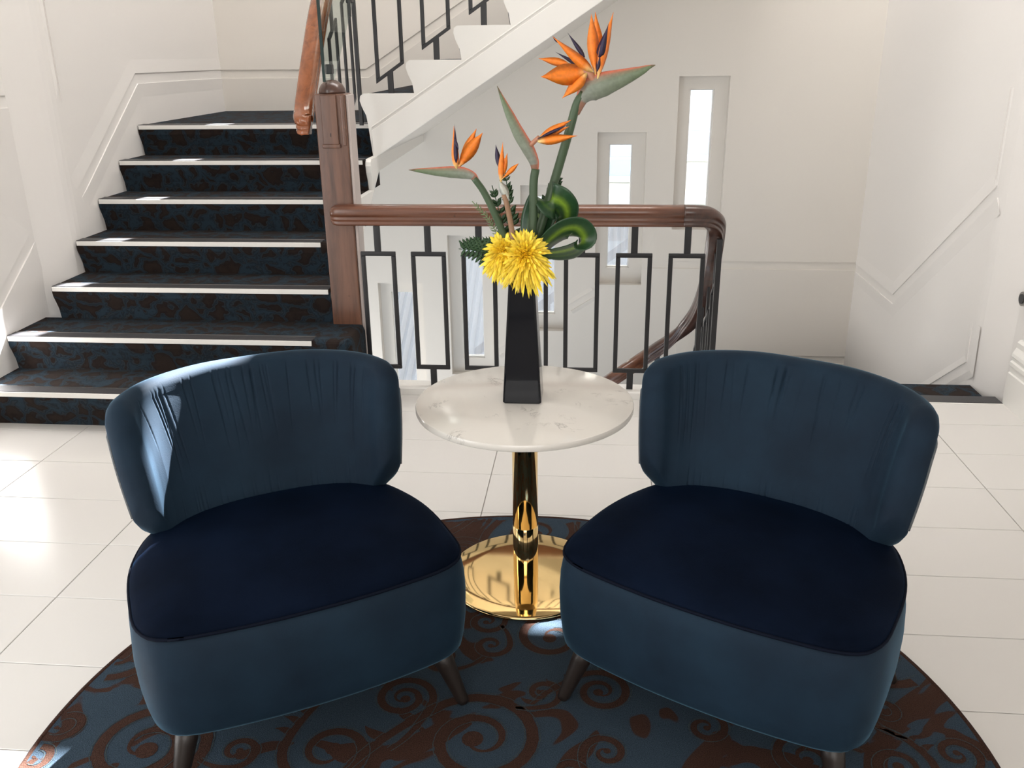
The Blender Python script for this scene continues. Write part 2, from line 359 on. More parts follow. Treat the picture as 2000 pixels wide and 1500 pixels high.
# side walls: stairwell part, rounded return, room part
def side_wall(name, xs, xr, sgn):
    # plan profile from far to near, sgn = outward direction of the solid
    dx = xr-xs; prof = [(xs, YF+0.05), (xs, 4.20), (xs+dx*0.03, 4.17), (xs+dx*0.12, 4.135), (xs+dx*0.28, 4.10), (xs+dx*0.96, 3.965), (xr, 3.955), (xr, -2.6)]
    vs = []; fs = []
    for z in (-3.0, 5.5):
        for x, y in prof: vs.append((x, y, z))
        for x, y in reversed(prof): vs.append((xr+sgn*0.15, y, z))
    n = len(prof)*2
    for i in range(n): fs.append((i, (i+1) % n, n+(i+1) % n, n+i))
    fs.append(tuple(range(n-1, -1, -1))); fs.append(tuple(range(n, 2*n)))
    return struct(mesh(name, vs, fs, plaster))
side_wall('wall_left', XL, XL2, -1); side_wall('wall_right', XR, XR2, 1)
struct(box('wall_front', XL2-0.1, XR2+0.1, -2.65, -2.5, -0.2, 3.1, plaster))
struct(box('ceiling', XL2-0.1, XR2+0.1, -2.6, 3.3, 3.0, 3.15, plaster))
struct(box('wall_bulkhead', XL2-0.1, XR2+0.1, 3.3, 3.42, 3.0, 6.0, plaster))
struct(box('ceiling_stairwell', XL2-0.1, XR2+0.1, 3.3, YF+0.1, 6.0, 6.1, plaster))
struct(box('ground_lower', XL2-0.1, XR2+0.1, YK, YF, -3.1, -3.0, plaster))
# grooved bands in the plaster: the two lips of a shallow chase
def groove(n, plane, pts, wdt=0.052, dep=0.0065, fade=0.22, flip=False, ends=(0, 0)):
    kind, c, out = plane
    def P3(a, b, d): return (a, c+out*d, b) if kind == 'y' else (c+out*d, a, b)
    p = [Vector((a, b)) for a, b in pts]; nn = []; L0 = ends[0]; L1 = ends[1]; dp = [dep]*len(p); rl = 0.07
    if L0: u = (p[1]-p[0]).normalized(); p = [p[0], p[0]+u*rl]+p[1:]; dp = [0.0004]+[dep]*(len(p)-1)
    if L1: u = (p[-2]-p[-1]).normalized(); p = p[:-1]+[p[-1]+u*rl, p[-1]]; dp = dp+[0.0004]
    for i in range(len(p)):
        t0 = (p[i]-p[i-1]).normalized() if i > 0 else None; t1 = (p[i+1]-p[i]).normalized() if i < len(p)-1 else None
        ns = [Vector((-t.y, t.x)) for t in (t0, t1) if t is not None]; v = sum(ns, Vector((0, 0))); v.normalize(); v = v/max(0.4, v.dot(ns[0])); nn.append(-v if flip else v)
    mb = MB()
    for side, (off, sg) in enumerate(((0, 1), (-wdt, -1))):
        vs = []; k = 4
        for i in range(len(p)):
            a = p[i]+nn[i]*off; b = a+nn[i]*sg*0.004; d_ = p[i]+nn[i]*(off+sg*fade)
            vs += [P3(a.x, a.y, -0.0005), P3(a.x+nn[i].x*sg*.001, a.y+nn[i].y*sg*.001, dp[i]), P3(b.x, b.y, dp[i]), P3(d_.x, d_.y, -0.0005)]
        fs = []
        for i in range(len(p)-1):
            for j in range(k): fs.append((i*k+j, i*k+(j+1) % k, (i+1)*k+(j+1) % k, (i+1)*k+j))
        fs.append((0, 1, 2, 3)); fs.append(tuple((len(p)-1)*k+j for j in range(k)))
        mb.add(vs, fs)
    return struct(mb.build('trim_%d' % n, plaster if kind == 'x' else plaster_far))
PB, PLs, PRs = ('y', YF, -1), ('x', XL, 1), ('x', XR, -1)
groove(1, PLs, [(YF, 1.408), (4.994, 1.412), (4.240, 0.888)], flip=True, fade=0.08, dep=0.005, ends=(0, 1))
groove(2, PB, [(XL, 1.406), (-1.545, 1.401), (-0.96, 1.762), (0.3, 2.54)])
groove(3, PLs, [(4.242, 2.3), (4.238, 1.30)], wdt=0.014, fade=0.016, ends=(0, 1))
groove(4, ('x', XL2, 1), [(3.95, 1.345), (3.0, 1.36)], flip=True)
groove(5, ('x', XL2, 1), [(3.93, 0.735), (3.52, 0.455), (2.9, 0.03)], flip=True, ends=(1, 0))
groove(6, PB, [(0.345, 0.117), (XR, 0.113)], ends=(1, 0))
groove(7, PB, [(-0.185, -0.215), (-0.005, -0.10)], wdt=0.045, fade=0.03)
groove(8, PB, [(-0.71, -0.565), (-0.53, -0.45)], wdt=0.045, fade=0.03)
groove(9, PRs, [(YF, 0.105), (5.375, 0.105), (4.225, 0.905)], flip=True, fade=0.08, dep=0.005)
groove(13, PRs, [(4.232, 0.91), (4.238, 1.33)], wdt=0.014, fade=0.014, dep=0.004)
groove(10, PRs, [(5.3, -0.62), (4.65, -0.21), (4.215, 0.08), (4.225, 0.272)], flip=True, fade=0.04, wdt=0.045, dep=0.004, ends=(0, 1))
groove(11, PB, [(0.6, -0.567), (XR, -0.567)])
# window frames added round the unseen area lights behind and beside the camera
def light_frame(n, kind, c, a0, a1, b0, b1, out):
    e = struct(empty('window_%d' % n)); t = 0.05
    bars = [(a0-t, a1+t, b0-t, b0), (a0-t, a1+t, b1, b1+t), (a0-t, a0, b0, b1), (a1, a1+t, b0, b1), ((a0+a1)/2-0.02, (a0+a1)/2+0.02, b0, b1)]
    for i, (p, q, u, v) in enumerate(bars):
        if kind == 'x': box('frame', min(c, c+out), max(c, c+out), p, q, u, v, gloss_white, e)
        else: box('frame', p, q, min(c, c+out), max(c, c+out), u, v, gloss_white, e)
light_frame(10, 'x', XL2, -0.4, 2.2, 0.35, 2.35, 0.06); light_frame(11, 'y', -2.5, -1.6, 1.6, 0.5, 2.7, 0.08)
# skirtings with stacked mouldings
def skirting(name, x, sgn, y0, y1):
    prof = [(0, 0), (0.030, 0), (0.030, 0.145), (0.024, 0.150), (0.024, 0.175), (0.030, 0.180), (0.030, 0.197), (0.022, 0.203), (0.022, 0.215), (0.028, 0.222), (0.026, 0.236), (0.014, 0.262), (0.014, 0.285), (0.006, 0.295), (0, 0.297)]
    vs = []; n = len(prof)
    for y in (y0, y1):
        for a, b in prof: vs.append((x-sgn*a, y, b))
    fs = [(i, (i+1) % n, n+(i+1) % n, n+i) for i in range(n)]+[tuple(range(n)), tuple(range(n, 2*n))]
    return struct(mesh(name, vs, fs, gloss_white))
skirting('baseboard_right', XR2, 1, -2.5, 3.885); skirting('baseboard_left', XL2, -1, -2.5, 3.33)
# kerb along the stairwell edge
path = [Vector((-1.06, 3.885, 0.012)), Vector((0.36, 3.885, 0.012))]+[Vector((0.36+0.25*math.sin(a), 3.885+0.25*(1-math.cos(a)), 0.012)) for a in [math.pi/2*i/10 for i in range(1, 11)]]+[Vector((0.61, 4.3, 0.012))]
mb = MB(); sweep(mb, path, [(-0.055, -0.26), (0.055, -0.26), (0.055, 0.018), (0.050, 0.023), (-0.050, 0.023), (-0.055, 0.018)], vertical=True)
struct(mb.build('trim_12', gloss_white))
# ------------------------------------------------------------------ staircases
RISE, GO = 0.1628, 0.265; LZ_ = 7*0.1628
st = empty('staircase', (0, 0, 0), 0, 'carpeted staircase with white nosing strips climbing to the landing on the left', 'staircase')
XS = -1.205
def step_profile(y0, z0, rise, y_end, zb):
    pr = [(y0+0.035, zb), (y0+0.035, z0+0.0), (y0+0.028, z0+rise*0.30), (y0+0.012, z0+rise*0.55), (y0+0.001, z0+rise*0.70), (y0-0.002, z0+rise*0.84), (y0, z0+rise-0.012), (y0+0.006, z0+rise-0.003), (y0+0.016, z0+rise), (y_end, z0+rise), (y_end, zb)]
    return pr
def extrude_x(mb, prof, x0, x1):
    n = len(prof); vs = [(x, y, z) for x in (x0, x1) for y, z in prof]
    mb.add(vs, [(i, (i+1) % n, n+(i+1) % n, n+i) for i in range(n)]+[tuple(range(n)), tuple(range(n, 2*n))])
for k in range(7):
    y0 = 3.352+GO*k; z0 = RISE*k; ye = y0+GO+0.04 if k < 6 else YF-0.001
    xl = XL2 if y0 < 3.87 else XL; xr = -1.075 if k < 2 else XS
    zb = max(0, z0-0.005)
    s = MB(); extrude_x(s, step_profile(y0, z0, RISE, ye, zb if k < 6 else z0-0.01), xl, xr)
    if k < 2:   # bull-nosed return wrapping round the foot of the post
        pr = []
        for i in range(9):
            a = math.pi/2*i/8; pr.append((xr-0.0+0.0, 0))
    o = s.build('step', stair_carpet, st)
    xe = [-1.2, -1.222, -1.21, -1.31, -1.222, -1.215, -1.215][k]
    nz = box('nosing', xl+0.004, xe, y0-0.0035, y0+0.056, z0+RISE-0.0008, z0+RISE+0.004, dark_nosing, st, bevel=0.0015)
    box('white_strip', xl+0.006, xe-0.002, y0-0.008, y0-0.001, z0+RISE-0.021, z0+RISE+0.001, white_strip, nz, bevel=0.001)
    box('metal_edge', xl+0.004, xe, y0+0.056, y0+0.0585, z0+RISE, z0+RISE+0.005, steel, nz)
# rounded carpet end beyond the strip of step two
s = MB(); pr = [(-1.24, 3.62), (-1.10, 3.622)]+[(-1.10+0.045*math.sin(a), 3.667-0.045*math.cos(a)) for a in [math.pi/2*i/8 for i in range(1, 9)]]+[(-1.055, 3.90), (-1.24, 3.90)]
n = len(pr)
vs = [(x, y, z) for z, in_ in ((RISE+0.0, 0), (2*RISE-0.03, 0), (2*RISE+0.002, 0.012)) for x, y in [(px_-(in_ if px_ > -1.2 else 0), py_+(in_ if py_ < 3.7 else 0)) for px_, py_ in pr]]
fs = [(r*n+i, r*n+(i+1) % n, (r+1)*n+(i+1) % n, (r+1)*n+i) for r in range(2) for i in range(n)]+[tuple(range(n)), tuple(range(2*n, 3*n))]
s.add(vs, fs); s.build('step_return', stair_carpet, st, smooth=False, bevel=0.008)
# side string of the lower flight (wavy cut) and soffit
pr = []
for k in range(2, 7):
    y0 = 3.352+GO*k; z0 = RISE*k
    pr += [(y0+0.045, z0+0.004), (y0+0.036, z0+RISE*0.3), (y0+0.014, z0+RISE*0.6), (y0+0.006, z0+RISE*0.82), (y0+0.012, z0+RISE-0.010), (y0+0.028, z0+RISE+0.004)]
pr[-1] = (4.845, pr[-1][1]); pr += [(YF, pr[-1][1]), (YF, 0.93), (4.865, 0.90)]+[(3.93, 0.32)]
s = MB(); extrude_x(s, pr, XS-0.001, XS+0.028); s.build('side_string', gloss_white, st)
box('landing_slab', XL, XS-0.002, 5.02, YF, 0.93, LZ_-0.012, gloss_white, st)
s = MB(); extrude_x(s, [(3.40, -0.02), (3.93, 0.30), (4.85, 0.88), (4.95, 0.92), (4.95, 0.89), (4.87, 0.86), (3.95, 0.28), (3.45, -0.05)], XL, XS); s.build('soffit', gloss_white, st)
# upper flight
uf = empty('upper_staircase', (0, 0, 0), 0, 'white plaster upper flight with cut string climbing from landing towards upper right', 'staircase')
UX0, UG, LZ = -1.253, 0.2555, 7*RISE
pr = [(UX0+0.055, LZ-0.155)]
for k in range(9):
    x0 = UX0+UG*k; z0 = LZ+RISE*k
    pr += [(x0+0.040, z0-0.004 if k == 0 else z0), (x0+0.032, z0+RISE*0.32), (x0+0.012, z0+RISE*0.58), (x0+0.002, z0+RISE*0.78), (x0+0.006, z0+RISE-0.012), (x0+0.022, z0+RISE)]
xe, ze = pr[-1][0]+0.25, pr[-1][1]
pr += [(xe, ze), (xe, LZ-0.155+(xe-(UX0+0.055))*0.628)]
n = len(pr); vs = [(x, y, z) for y in (4.835, 4.865) for x, z in pr]
s = MB(); s.add(vs, [(i, (i+1) % n, n+(i+1) % n, n+i) for i in range(n)]+[tuple(range(n)), tuple(range(n, 2*n))]); s.build('cut_string', gloss_white, uf)
def slope_bar(mb, x0, z0, x1, z1, h, y0, y1):
    vs = [(x, y, z+dz) for x, z in ((x0, z0), (x1, z1)) for y in (y0, y1) for dz in (0, h)]
    mb.add(vs, [(0, 1, 3, 2), (4, 6, 7, 5), (0, 4, 5, 1), (2, 3, 7, 6), (1, 5, 7, 3), (0, 2, 6, 4)])
s = MB(); slope_bar(s, -1.195, 0.965, 1.1, 0.965+2.295*0.632, 0.150, 4.822, 4.8355); slope_bar(s, -1.195, 1.127, 1.1, 1.127+2.295*0.632, 0.010, 4.828, 4.8355); s.build('lower_band', gloss_white, uf, bevel=0.004)
for k in range(9):
    x0 = UX0+UG*k; z0 = LZ+RISE*k
    s = MB(); p2 = [(x0+0.05, z0-0.02), (x0+0.035, z0), (x0+0.02, z0+RISE*0.55), (x0+0.008, z0+RISE*0.8), (x0+0.01, z0+RISE-0.006), (x0+UG+0.05, z0+RISE-0.006), (x0+UG+0.05, z0+0.05)]
    n = len(p2); s.add([(x, y, z) for y in (4.866, YF-0.001) for x, z in p2], [(i, (i+1) % n, n+(i+1) % n, n+i) for i in range(n)]+[tuple(range(n)), tuple(range(n, 2*n))])
    s.build('step', stair_carpet, uf)
s = MB(); sl = 0.632
s.add([(x, y, 0.965+(x+1.195)*sl+d) for x in (-1.195, 1.1) for y in (4.836, YF-0.001) for d in (0.003, 0.033)], [(0, 1, 3, 2), (4, 6, 7, 5), (0, 4, 5, 1), (2, 3, 7, 6), (1, 5, 7, 3), (0, 2, 6, 4)]); s.build('soffit', plaster_far, uf)
# flight going down beyond the floor edge, right-hand side, and its landing
df = empty('lower_staircase', (0, 0, 0), 0, 'dark carpeted flight going down behind the right-hand chair', 'staircase')
for k in range(5):
    y0 = 3.872+GO*k; s = MB(); s.box(0.66, XR-0.002, y0 if k else 3.872, y0+GO+(0.0 if k < 4 else 0.99), -RISE*(k+1)-0.2 if k else -0.6, -RISE*k-0.008 if k else -0.010)
    s.build('step', stair_carpet, df)
box('nosing', 0.66, 1.828, 3.868, 3.955, -0.010, 0.004, dark_nosing, df, bevel=0.002)
box('white_strip', 0.66, 1.828, 3.862, 3.868, -0.004, 0.003, white_strip, df)
for k in range(8):
    x1 = 0.62-UG*k; z = -RISE*(5+k)
    s = MB(); s.box(x1-UG, x1, 4.9, YF, z-0.35, z-0.17); s.build('step', stair_carpet, df)

# ------------------------------------------------------------------ newel post
nw = empty('newel_post', (0, 0, 0), 0, 'square varnished timber newel post with domed cap beside the stairs', 'newel post')
box('post', -1.200, -1.066, 3.872, 3.985, 0.32, 1.343, wood_z, nw, bevel=0.006)
box('side_sheen', -1.066, -1.052, 3.884, 3.975, -0.2, 1.338, side_sheen_mat, nw, bevel=0.003)  # side face of the post, its window sheen given by the pale colour
b = MB(); b.box(-1.171, -1.102, 3.860, 3.873, 1.135, 1.338); b.build('front_plate', wood_z, nw, bevel=0.004)
b = MB(); b.box(-1.176, -1.097, 3.857, 3.873, 1.120, 1.137); b.build('plate_moulding', wood_z, nw, bevel=0.004)
box('corner_strip', -1.086, -1.070, 3.862, 3.873, 1.13, 1.338, wood_z, nw, bevel=0.003)
b = MB(); lathe(b, [(0.056, 1.343), (0.058, 1.350), (0.055, 1.362), (0.046, 1.378), (0.030, 1.391), (0.014, 1.397), (0.0, 1.398)], -1.133, 3.928, 28); b.build('domed_cap', wood_d, nw, smooth=True)
b = MB(); b.box(-1.137, -1.134, 3.8585, 3.861, 1.168, 1.183); b.build('keyhole', black_metal, nw)

# ------------------------------------------------------------------ railings
RP = [(-0.026, -0.045), (0.026, -0.045), (0.030, -0.041), (0.031, -0.033), (0.028, -0.029), (0.028, -0.025), (0.032, -0.022), (0.034, -0.015), (0.031, -0.010), (0.030, -0.006), (0.038, -0.001), (0.041, 0.010), (0.041, 0.022), (0.036, 0.034), (0.024, 0.042), (0.008, 0.045),
      (-0.008, 0.045), (-0.024, 0.042), (-0.036, 0.034), (-0.041, 0.022), (-0.041, 0.010), (-0.038, -0.001), (-0.030, -0.006), (-0.031, -0.010), (-0.034, -0.015), (-0.032, -0.022), (-0.028, -0.025), (-0.028, -0.029), (-0.031, -0.033), (-0.030, -0.041)]
def rect_baluster(name, mat, parent, p0, axis, wd, zb0, zt0, slope, z_foot, z_top, bar=0.0195, dep=0.012, stem=0.029):
    """rectangular loop on a flat stem; axis 'x' or 'y' runs along the rail; slope lifts the far end"""
    mb = MB(); a0 = -wd/2; a1 = wd/2
    def P3(a, z, d): return (p0[0]+a, p0[1]+d, z) if axis == 'x' else (p0[0]+d, p0[1]+a, z)
    def quad(pts):
        vs = [P3(a, z, d) for d in (-dep/2, dep/2) for a, z in pts]; mb.add(vs, [(0, 1, 2, 3), (7, 6, 5, 4), (0, 4, 5, 1), (1, 5, 6, 2), (2, 6, 7, 3), (3, 7, 4, 0)])
    f = lambda a, z: (a, z+slope*(a))
    quad([f(a0, zb0), f(a1, zb0), f(a1, zb0+bar), f(a0, zb0+bar)]); quad([f(a0, zt0-bar), f(a1, zt0-bar), f(a1, zt0), f(a0, zt0)])
    quad([f(a0, zb0+bar), (a0+bar, zb0+bar+slope*(a0+bar)), (a0+bar, zt0-bar+slope*(a0+bar)), f(a0, zt0-bar)])
    quad([(a1-bar, zb0+bar+slope*(a1-bar)), f(a1, zb0+bar), f(a1, zt0-bar), (a1-bar, zt0-bar+slope*(a1-bar))])
    h = stem/2
    quad([(-h, z_foot), (h, z_foot), (h, zb0+slope*h+0.002), (-h, zb0-slope*h+0.002)]); quad([(-h, zt0-slope*h-0.002), (h, zt0+slope*h-0.002), (h, z_top), (-h, z_top)])
    return mb.build(name, mat, parent, bevel=0.0015, seg=1)
lr = empty('landing_balustrade', (0, 0, 0), 0, 'level timber handrail on black rectangular balusters behind the table, curving down the stairwell', 'balustrade')
zc = 0.836; yc = 3.862
mb = MB(); pth = [Vector((-1.165+d, yc, zc)) for d in (0, 0.004, 0.012, 0.024, 0.04)]+[Vector((x, yc, zc)) for x in (-1.0, -0.6, -0.2, 0.2, 0.375)]
sweep(mb, pth, RP, [0.35, 0.66, 0.85, 0.96, 1, 1, 1, 1, 1, 1], vertical=True); mb.build('handrail', wood_x, lr, smooth=True)
mb = MB(); bend = catmull([(0.375, yc, zc), (0.43, yc+0.003, zc-0.001), (0.485, yc+0.03, zc-0.012), (0.525, yc+0.085, zc-0.055), (0.538, yc+0.16, zc-0.13), (0.542, 4.12, 0.56), (0.545, 4.28, 0.40), (0.545, 4.48, 0.26), (0.53, 4.62, 0.16), (0.485, 4.71, 0.07), (0.41, 4.745, -0.015), (0.30, 4.75, -0.10)], 6)
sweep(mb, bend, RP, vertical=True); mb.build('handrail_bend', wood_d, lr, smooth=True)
mb = MB(); sweep(mb, [Vector((0.305, 4.75, -0.096)), Vector((0.08, 4.75, -0.265)), Vector((-0.3, 4.75, -0.55)), Vector((-1.1, 4.75, -1.15))], RP, vertical=True); mb.build('descending_handrail', wood_x, lr, smooth=True)
for k in range(7):
    rect_baluster('baluster', black_metal, lr, (-0.966+0.2278*k, yc+0.012), 'x', 0.158, 0.115, 0.669, 0, 0.03, 0.80)
for k, (y, zr) in enumerate(((4.02, 0.66), (4.20, 0.47), (4.38, 0.33), (4.56, 0.21))):
    rect_baluster('baluster', black_metal, lr, (0.545, y), 'y', 0.13, zr-0.72, zr-0.17, -0.75, zr-0.95, zr-0.02)
box('corner_post', 0.535, 0.558, 3.93, 3.955, -0.5, 0.72, black_metal, lr)
for k in range(5):
    x = 0.36-UG*k; zr = -0.055-0.75*UG*k
    rect_baluster('baluster', black_metal, lr, (x, 4.75), 'x', 0.145, zr-0.72, zr-0.17, 0.70, zr-0.95, zr-0.02)
# upper flight balustrade
ub = empty('upper_balustrade', (0, 0, 0), 0, 'black iron balusters with slanted loops standing on the white upper flight', 'balustrade')
for k in range(8):
    x = -1.082+0.2495*k; zf = LZ+RISE*(k+1)+0.002; zb = 1.400+0.2495*0.652*k
    rect_baluster('baluster', black_metal, ub, (x, 4.85), 'x', 0.152, zb, zb+0.60, 0.652, zf-0.004, zb+0.80, stem=0.030)
box('corner_bar', -1.262, -1.243, 4.84, 4.86, LZ+0.001, 2.05, black_metal, ub)
mb = MB(); sweep(mb, [Vector((-1.24, 4.85, 2.05)), Vector((0.95, 4.85, 2.05+2.19*0.652))], RP, vertical=True); mb.build('handrail', wood_x, ub, smooth=True)
# lower flight balustrade on the stair side of the post
lb = empty('stair_balustrade', (0, 0, 0), 0, 'glossy amber timber handrail sweeping up from the left side of the newel post', 'balustrade')
mb = MB(); pth = catmull([(-1.232, 3.895, 1.215), (-1.262, 3.90, 1.222), (-1.272, 3.955, 1.262), (-1.272, 4.03, 1.36), (-1.268, 4.13, 1.50), (-1.262, 4.26, 1.67), (-1.255, 4.42, 1.82), (-1.25, 4.78, 2.04)], 6)
sweep(mb, pth, RP, [(0.8, 0.9)]*4+[1]*(len(pth)-4)); mb.build('handrail', wood_y, lb, smooth=True)
for y, zf in ((4.62, LZ-RISE), (4.36, LZ-2*RISE)):
    rect_baluster('baluster', black_metal, lb, (-1.235, y), 'y', 0.15, zf+0.26, zf+0.80, 0.615, zf+0.004, zf+0.97)
# glass screen
gs = empty('glass_screen', (0, 0, 0), 0, 'greenish glass infill panel clamped above the newel post', 'glass panel')
gp = [(3.895, 1.40), (3.93, 1.325), (4.06, 1.415), (4.46, 1.735), (4.80, 2.00), (4.80, 2.5), (3.895, 2.2)]
n = len(gp); mb = MB(); mb.add([(x, y, z) for x in (-1.156, -1.150) for y, z in gp], [(i, (i+1) % n, n+(i+1) % n, n+i) for i in range(n)]+[tuple(range(n)), tuple(range(n, 2*n))]); mb.build('glass', glass_green, gs)
box('near_edge', -1.159, -1.147, 3.888, 3.896, 1.39, 2.2, glass_edge, gs)
for y, z in ((4.40, 1.74), (3.98, 1.44)):
    b = MB(); b.box(-1.168, -1.138, y-0.018, y+0.018, z-0.02, z+0.02); b.build('clamp', black_metal, gs, bevel=0.004)
box('support_bar', -1.143, -1.135, 4.33, 4.345, 1.66, 2.1, black_metal, gs)

# ------------------------------------------------------------------ wall button right
kb = empty('door_stop', (0, 0, 0), 0, 'round brushed metal door stop on the white wall at the right edge', 'door stop')
def disc_x(name, x0, x1, y, z, r, mat, parent, r2=None):
    mb = MB(); lathe(mb, [(0.0001, 0), (r, 0), (r2 or r, x1-x0), (0.0001, x1-x0)], 0, 0, 24)
    mb.v = [(x1-v[2], y+v[0], z+v[1]) for v in mb.v]; return mb.build(name, mat, parent, smooth=False)
disc_x('mount', XR2-0.022, XR2, 3.905, 0.475, 0.036, steel, kb, 0.031); disc_x('centre', XR2-0.026, XR2-0.021, 3.905, 0.475, 0.021, dark_nosing, kb)

# ------------------------------------------------------------------ outside, seen through the slit windows
hb = empty('neighbouring_building', (0, 0, 0), 0, 'cream rendered building with white framed windows seen through the slit windows', 'building')
YB = 13.5
box('wall', -7, 6, YB, YB+0.4, -6, 9, ext_cream, hb)
for (x0, x1, z0, z1) in ((0.95, 2.35, 0.05, 1.05), (0.95, 2.35, 1.9, 3.0), (-0.95, 0.55, -0.25, 0.55), (-2.6, -1.2, 0.0, 1.0)):
    fr = box('window', x0-0.08, x1+0.08, YB-0.06, YB+0.02, z0-0.08, z1+0.08, ext_white, hb)
    nx = 4; nz_ = 3
    for i in range(nx):
        for j in range(nz_):
            dx = (x1-x0)/nx; dz = (z1-z0)/nz_
            box('pane', x0+dx*i+0.02, x0+dx*(i+1)-0.02, YB-0.075, YB-0.055, z0+dz*j+0.02, z0+dz*(j+1)-0.02, ext_glass if (i+j) % 3 else ext_blue, fr)
for z0 in (1.45, -0.65): box('string_course', -7, 6, YB-0.07, YB+0.01, z0, z0+0.12, ext_white, hb)
rf = empty('corrugated_roof', (0, 0, 0), 0, 'pale corrugated iron roof below, seen through the lower slit windows', 'roof')
mb = MB(); npx = 160; vs = []
for i in range(npx+1):
    x = -5.5+8.0*i/npx; dz = 0.022*math.cos(i*math.pi)
    vs += [(x, 9.0, -2.6+dz), (x, 12.3, -0.75+dz), (x, 12.3, -0.80+dz), (x, 9.0, -2.65+dz)]
fs = []
for i in range(npx):
    for j in range(4): fs.append((i*4+j, i*4+(j+1) % 4, (i+1)*4+(j+1) % 4, (i+1)*4+j))
fs += [(0, 1, 2, 3), (npx*4, npx*4+1, npx*4+2, npx*4+3)]
mb.add(vs, fs); mb.build('sheeting', ext_roof, rf)
box('fascia', -5.5, 2.5, 12.3, 12.38, -1.2, -0.7, ext_white, rf); box('gable_wall', -5.5, 2.5, 12.38, 12.5, -4.0, -0.7, ext_blue, rf)
struct(box('ground_outside', -12, 12, 6.6, 30, -6.1, -6.0, simple('grey_paving', (0.06, 0.058, 0.055, 1), 0.9)))

# ------------------------------------------------------------------ rug
RC = (-0.18, 1.60); RR = 1.10
rug = empty('round_rug', (RC[0], RC[1], 0), 0, 'round patterned rug in blue and brown scrolls under the chairs and table', 'rug')
mb = MB(); lathe(mb, [(0.0001, 0.0005), (RR-0.004, 0.0005), (RR-0.004, 0.0095), (0.0001, 0.0095)], 0, 0, 160); mb.build('pile_field', rug_mat, rug)
mb = MB(); prf = [(RR-0.010+0.007*math.cos(a), 0.0062+0.0052*math.sin(a)) for a in [2*math.pi*i/10 for i in range(11)]]; lathe(mb, prf, 0, 0, 160); mb.build('bound_edge', rug_brown, rug, smooth=True)
def ribbon(mb, pts, wid, z, rlim=RR-0.02):
    n = len(pts); seg = []
    for i in range(n):
        a = pts[max(0, i-1)]; b = pts[min(n-1, i+1)]; tx, ty = b[0]-a[0], b[1]-a[1]; l = math.hypot(tx, ty) or 1e-6
        w_ = wid[i]/2; seg.append(((pts[i][0]-ty/l*w_, pts[i][1]+tx/l*w_, z), (pts[i][0]+ty/l*w_, pts[i][1]-tx/l*w_, z)))
    for i in range(n-1):
        q = [seg[i][0], seg[i][1], seg[i+1][1], seg[i+1][0]]
        if all(math.hypot(p[0], p[1]) < rlim for p in q): mb.add(q, [(0, 1, 2, 3)])
def spiral(cx, cy, R0, a0, turns, sgn, n=44, r_in=0.10):
    out = []
    for i in range(n):
        t = i/(n-1); r = R0*((1-t)**1.0*(1-r_in)+r_in); a = a0+sgn*turns*2*math.pi*t; out.append((cx+r*math.cos(a), cy+r*math.sin(a)))
    return out
brn = MB(); lin = MB(); rnd = random.Random(21)
centres = []
for _ in range(4000):
    x, y = rnd.uniform(-1, 1)*RR, rnd.uniform(-1, 1)*RR; R0 = rnd.choice((0.05, 0.075, 0.11, 0.15))
    if math.hypot(x, y) < RR and all(math.hypot(x-a, y-b) > (R0+r)*1.02 for a, b, r in centres): centres.append((x, y, R0))
    if len(centres) > 130: break
zlev = 0
for (x, y, R0) in centres:
    sgn = rnd.choice((-1, 1)); a0 = rnd.uniform(0, 6.28); tr = rnd.uniform(1.5, 2.0) if R0 > 0.05 else 1.3
    sp = spiral(x, y, R0, a0, tr, sgn); n = len(sp)
    # tail: continues tangentially in an arc away from the spiral
    tl = []; L_ = rnd.uniform(1.4, 2.6)*R0; th = a0-sgn*math.pi/2; px_, py_ = sp[0]; cur = -sgn*rnd.uniform(0.3, 1.0)/R0*0.5
    for i in range(1, 18): 
        px_ += math.cos(th)*L_/17; py_ += math.sin(th)*L_/17; th += cur*L_/17; tl.append((px_, py_))
    pts = tl[::-1]+sp; m_ = len(pts); wmax = 0.012+R0*0.11
    wid = [wmax*(0.25+0.75*math.sin(math.pi*min(1, (i+1)/m_*1.15))**0.7) if (i+1)/m_*1.15 < 1 else wmax*0.3 for i in range(m_)]
    wid = [max(0.006, wv) for wv in wid]
    z = 0.0098+0.00012*(zlev % 5); zlev += 1
    ribbon(brn, pts, wid, z)
    # bulb at the spiral eye
    e = sp[-1]; rb = R0*0.17
    if math.hypot(*e) < RR-0.05: brn.add([(e[0]+rb*math.cos(a), e[1]+rb*math.sin(a), z+0.0003) for a in [2*math.pi*i/12 for i in range(12)]], [tuple(range(12))])
    for off in (1, -1):
        lp = []
        for i in range(m_):
            a = pts[max(0, i-1)]; b = pts[min(m_-1, i+1)]; tx, ty = b[0]-a[0], b[1]-a[1]; l = math.hypot(tx, ty) or 1e-6
            d = off*(wid[i]/2+0.0035); lp.append((pts[i][0]-ty/l*d, pts[i][1]+tx/l*d))
        ribbon(lin, lp[: int(m_*0.85)], [0.0022]*m_, 0.0105+0.00005*(zlev % 4))
    # acanthus lobes along the tail
    if R0 > 0.055:
        for i in range(3, 16, 4):
            a, b = tl[i-1], tl[i]; th2 = math.atan2(b[1]-a[1], b[0]-a[0])+sgn*0.9; Lb = R0*rnd.uniform(0.35, 0.6)
            q = [(b[0]+math.cos(th2+0.5*sgn*t)*Lb*t, b[1]+math.sin(th2+0.5*sgn*t)*Lb*t) for t in [k/7 for k in range(8)]]
            ribbon(brn, q, [Lb*0.42*math.sin(math.pi*min(0.97, 0.25+0.75*k/7)) for k in range(8)], z+0.0001)
brn.build('brown_scrollwork', rug_brown, rug, kind='stuff'); lin.build('grey_outlines', rug_line, rug, kind='stuff')

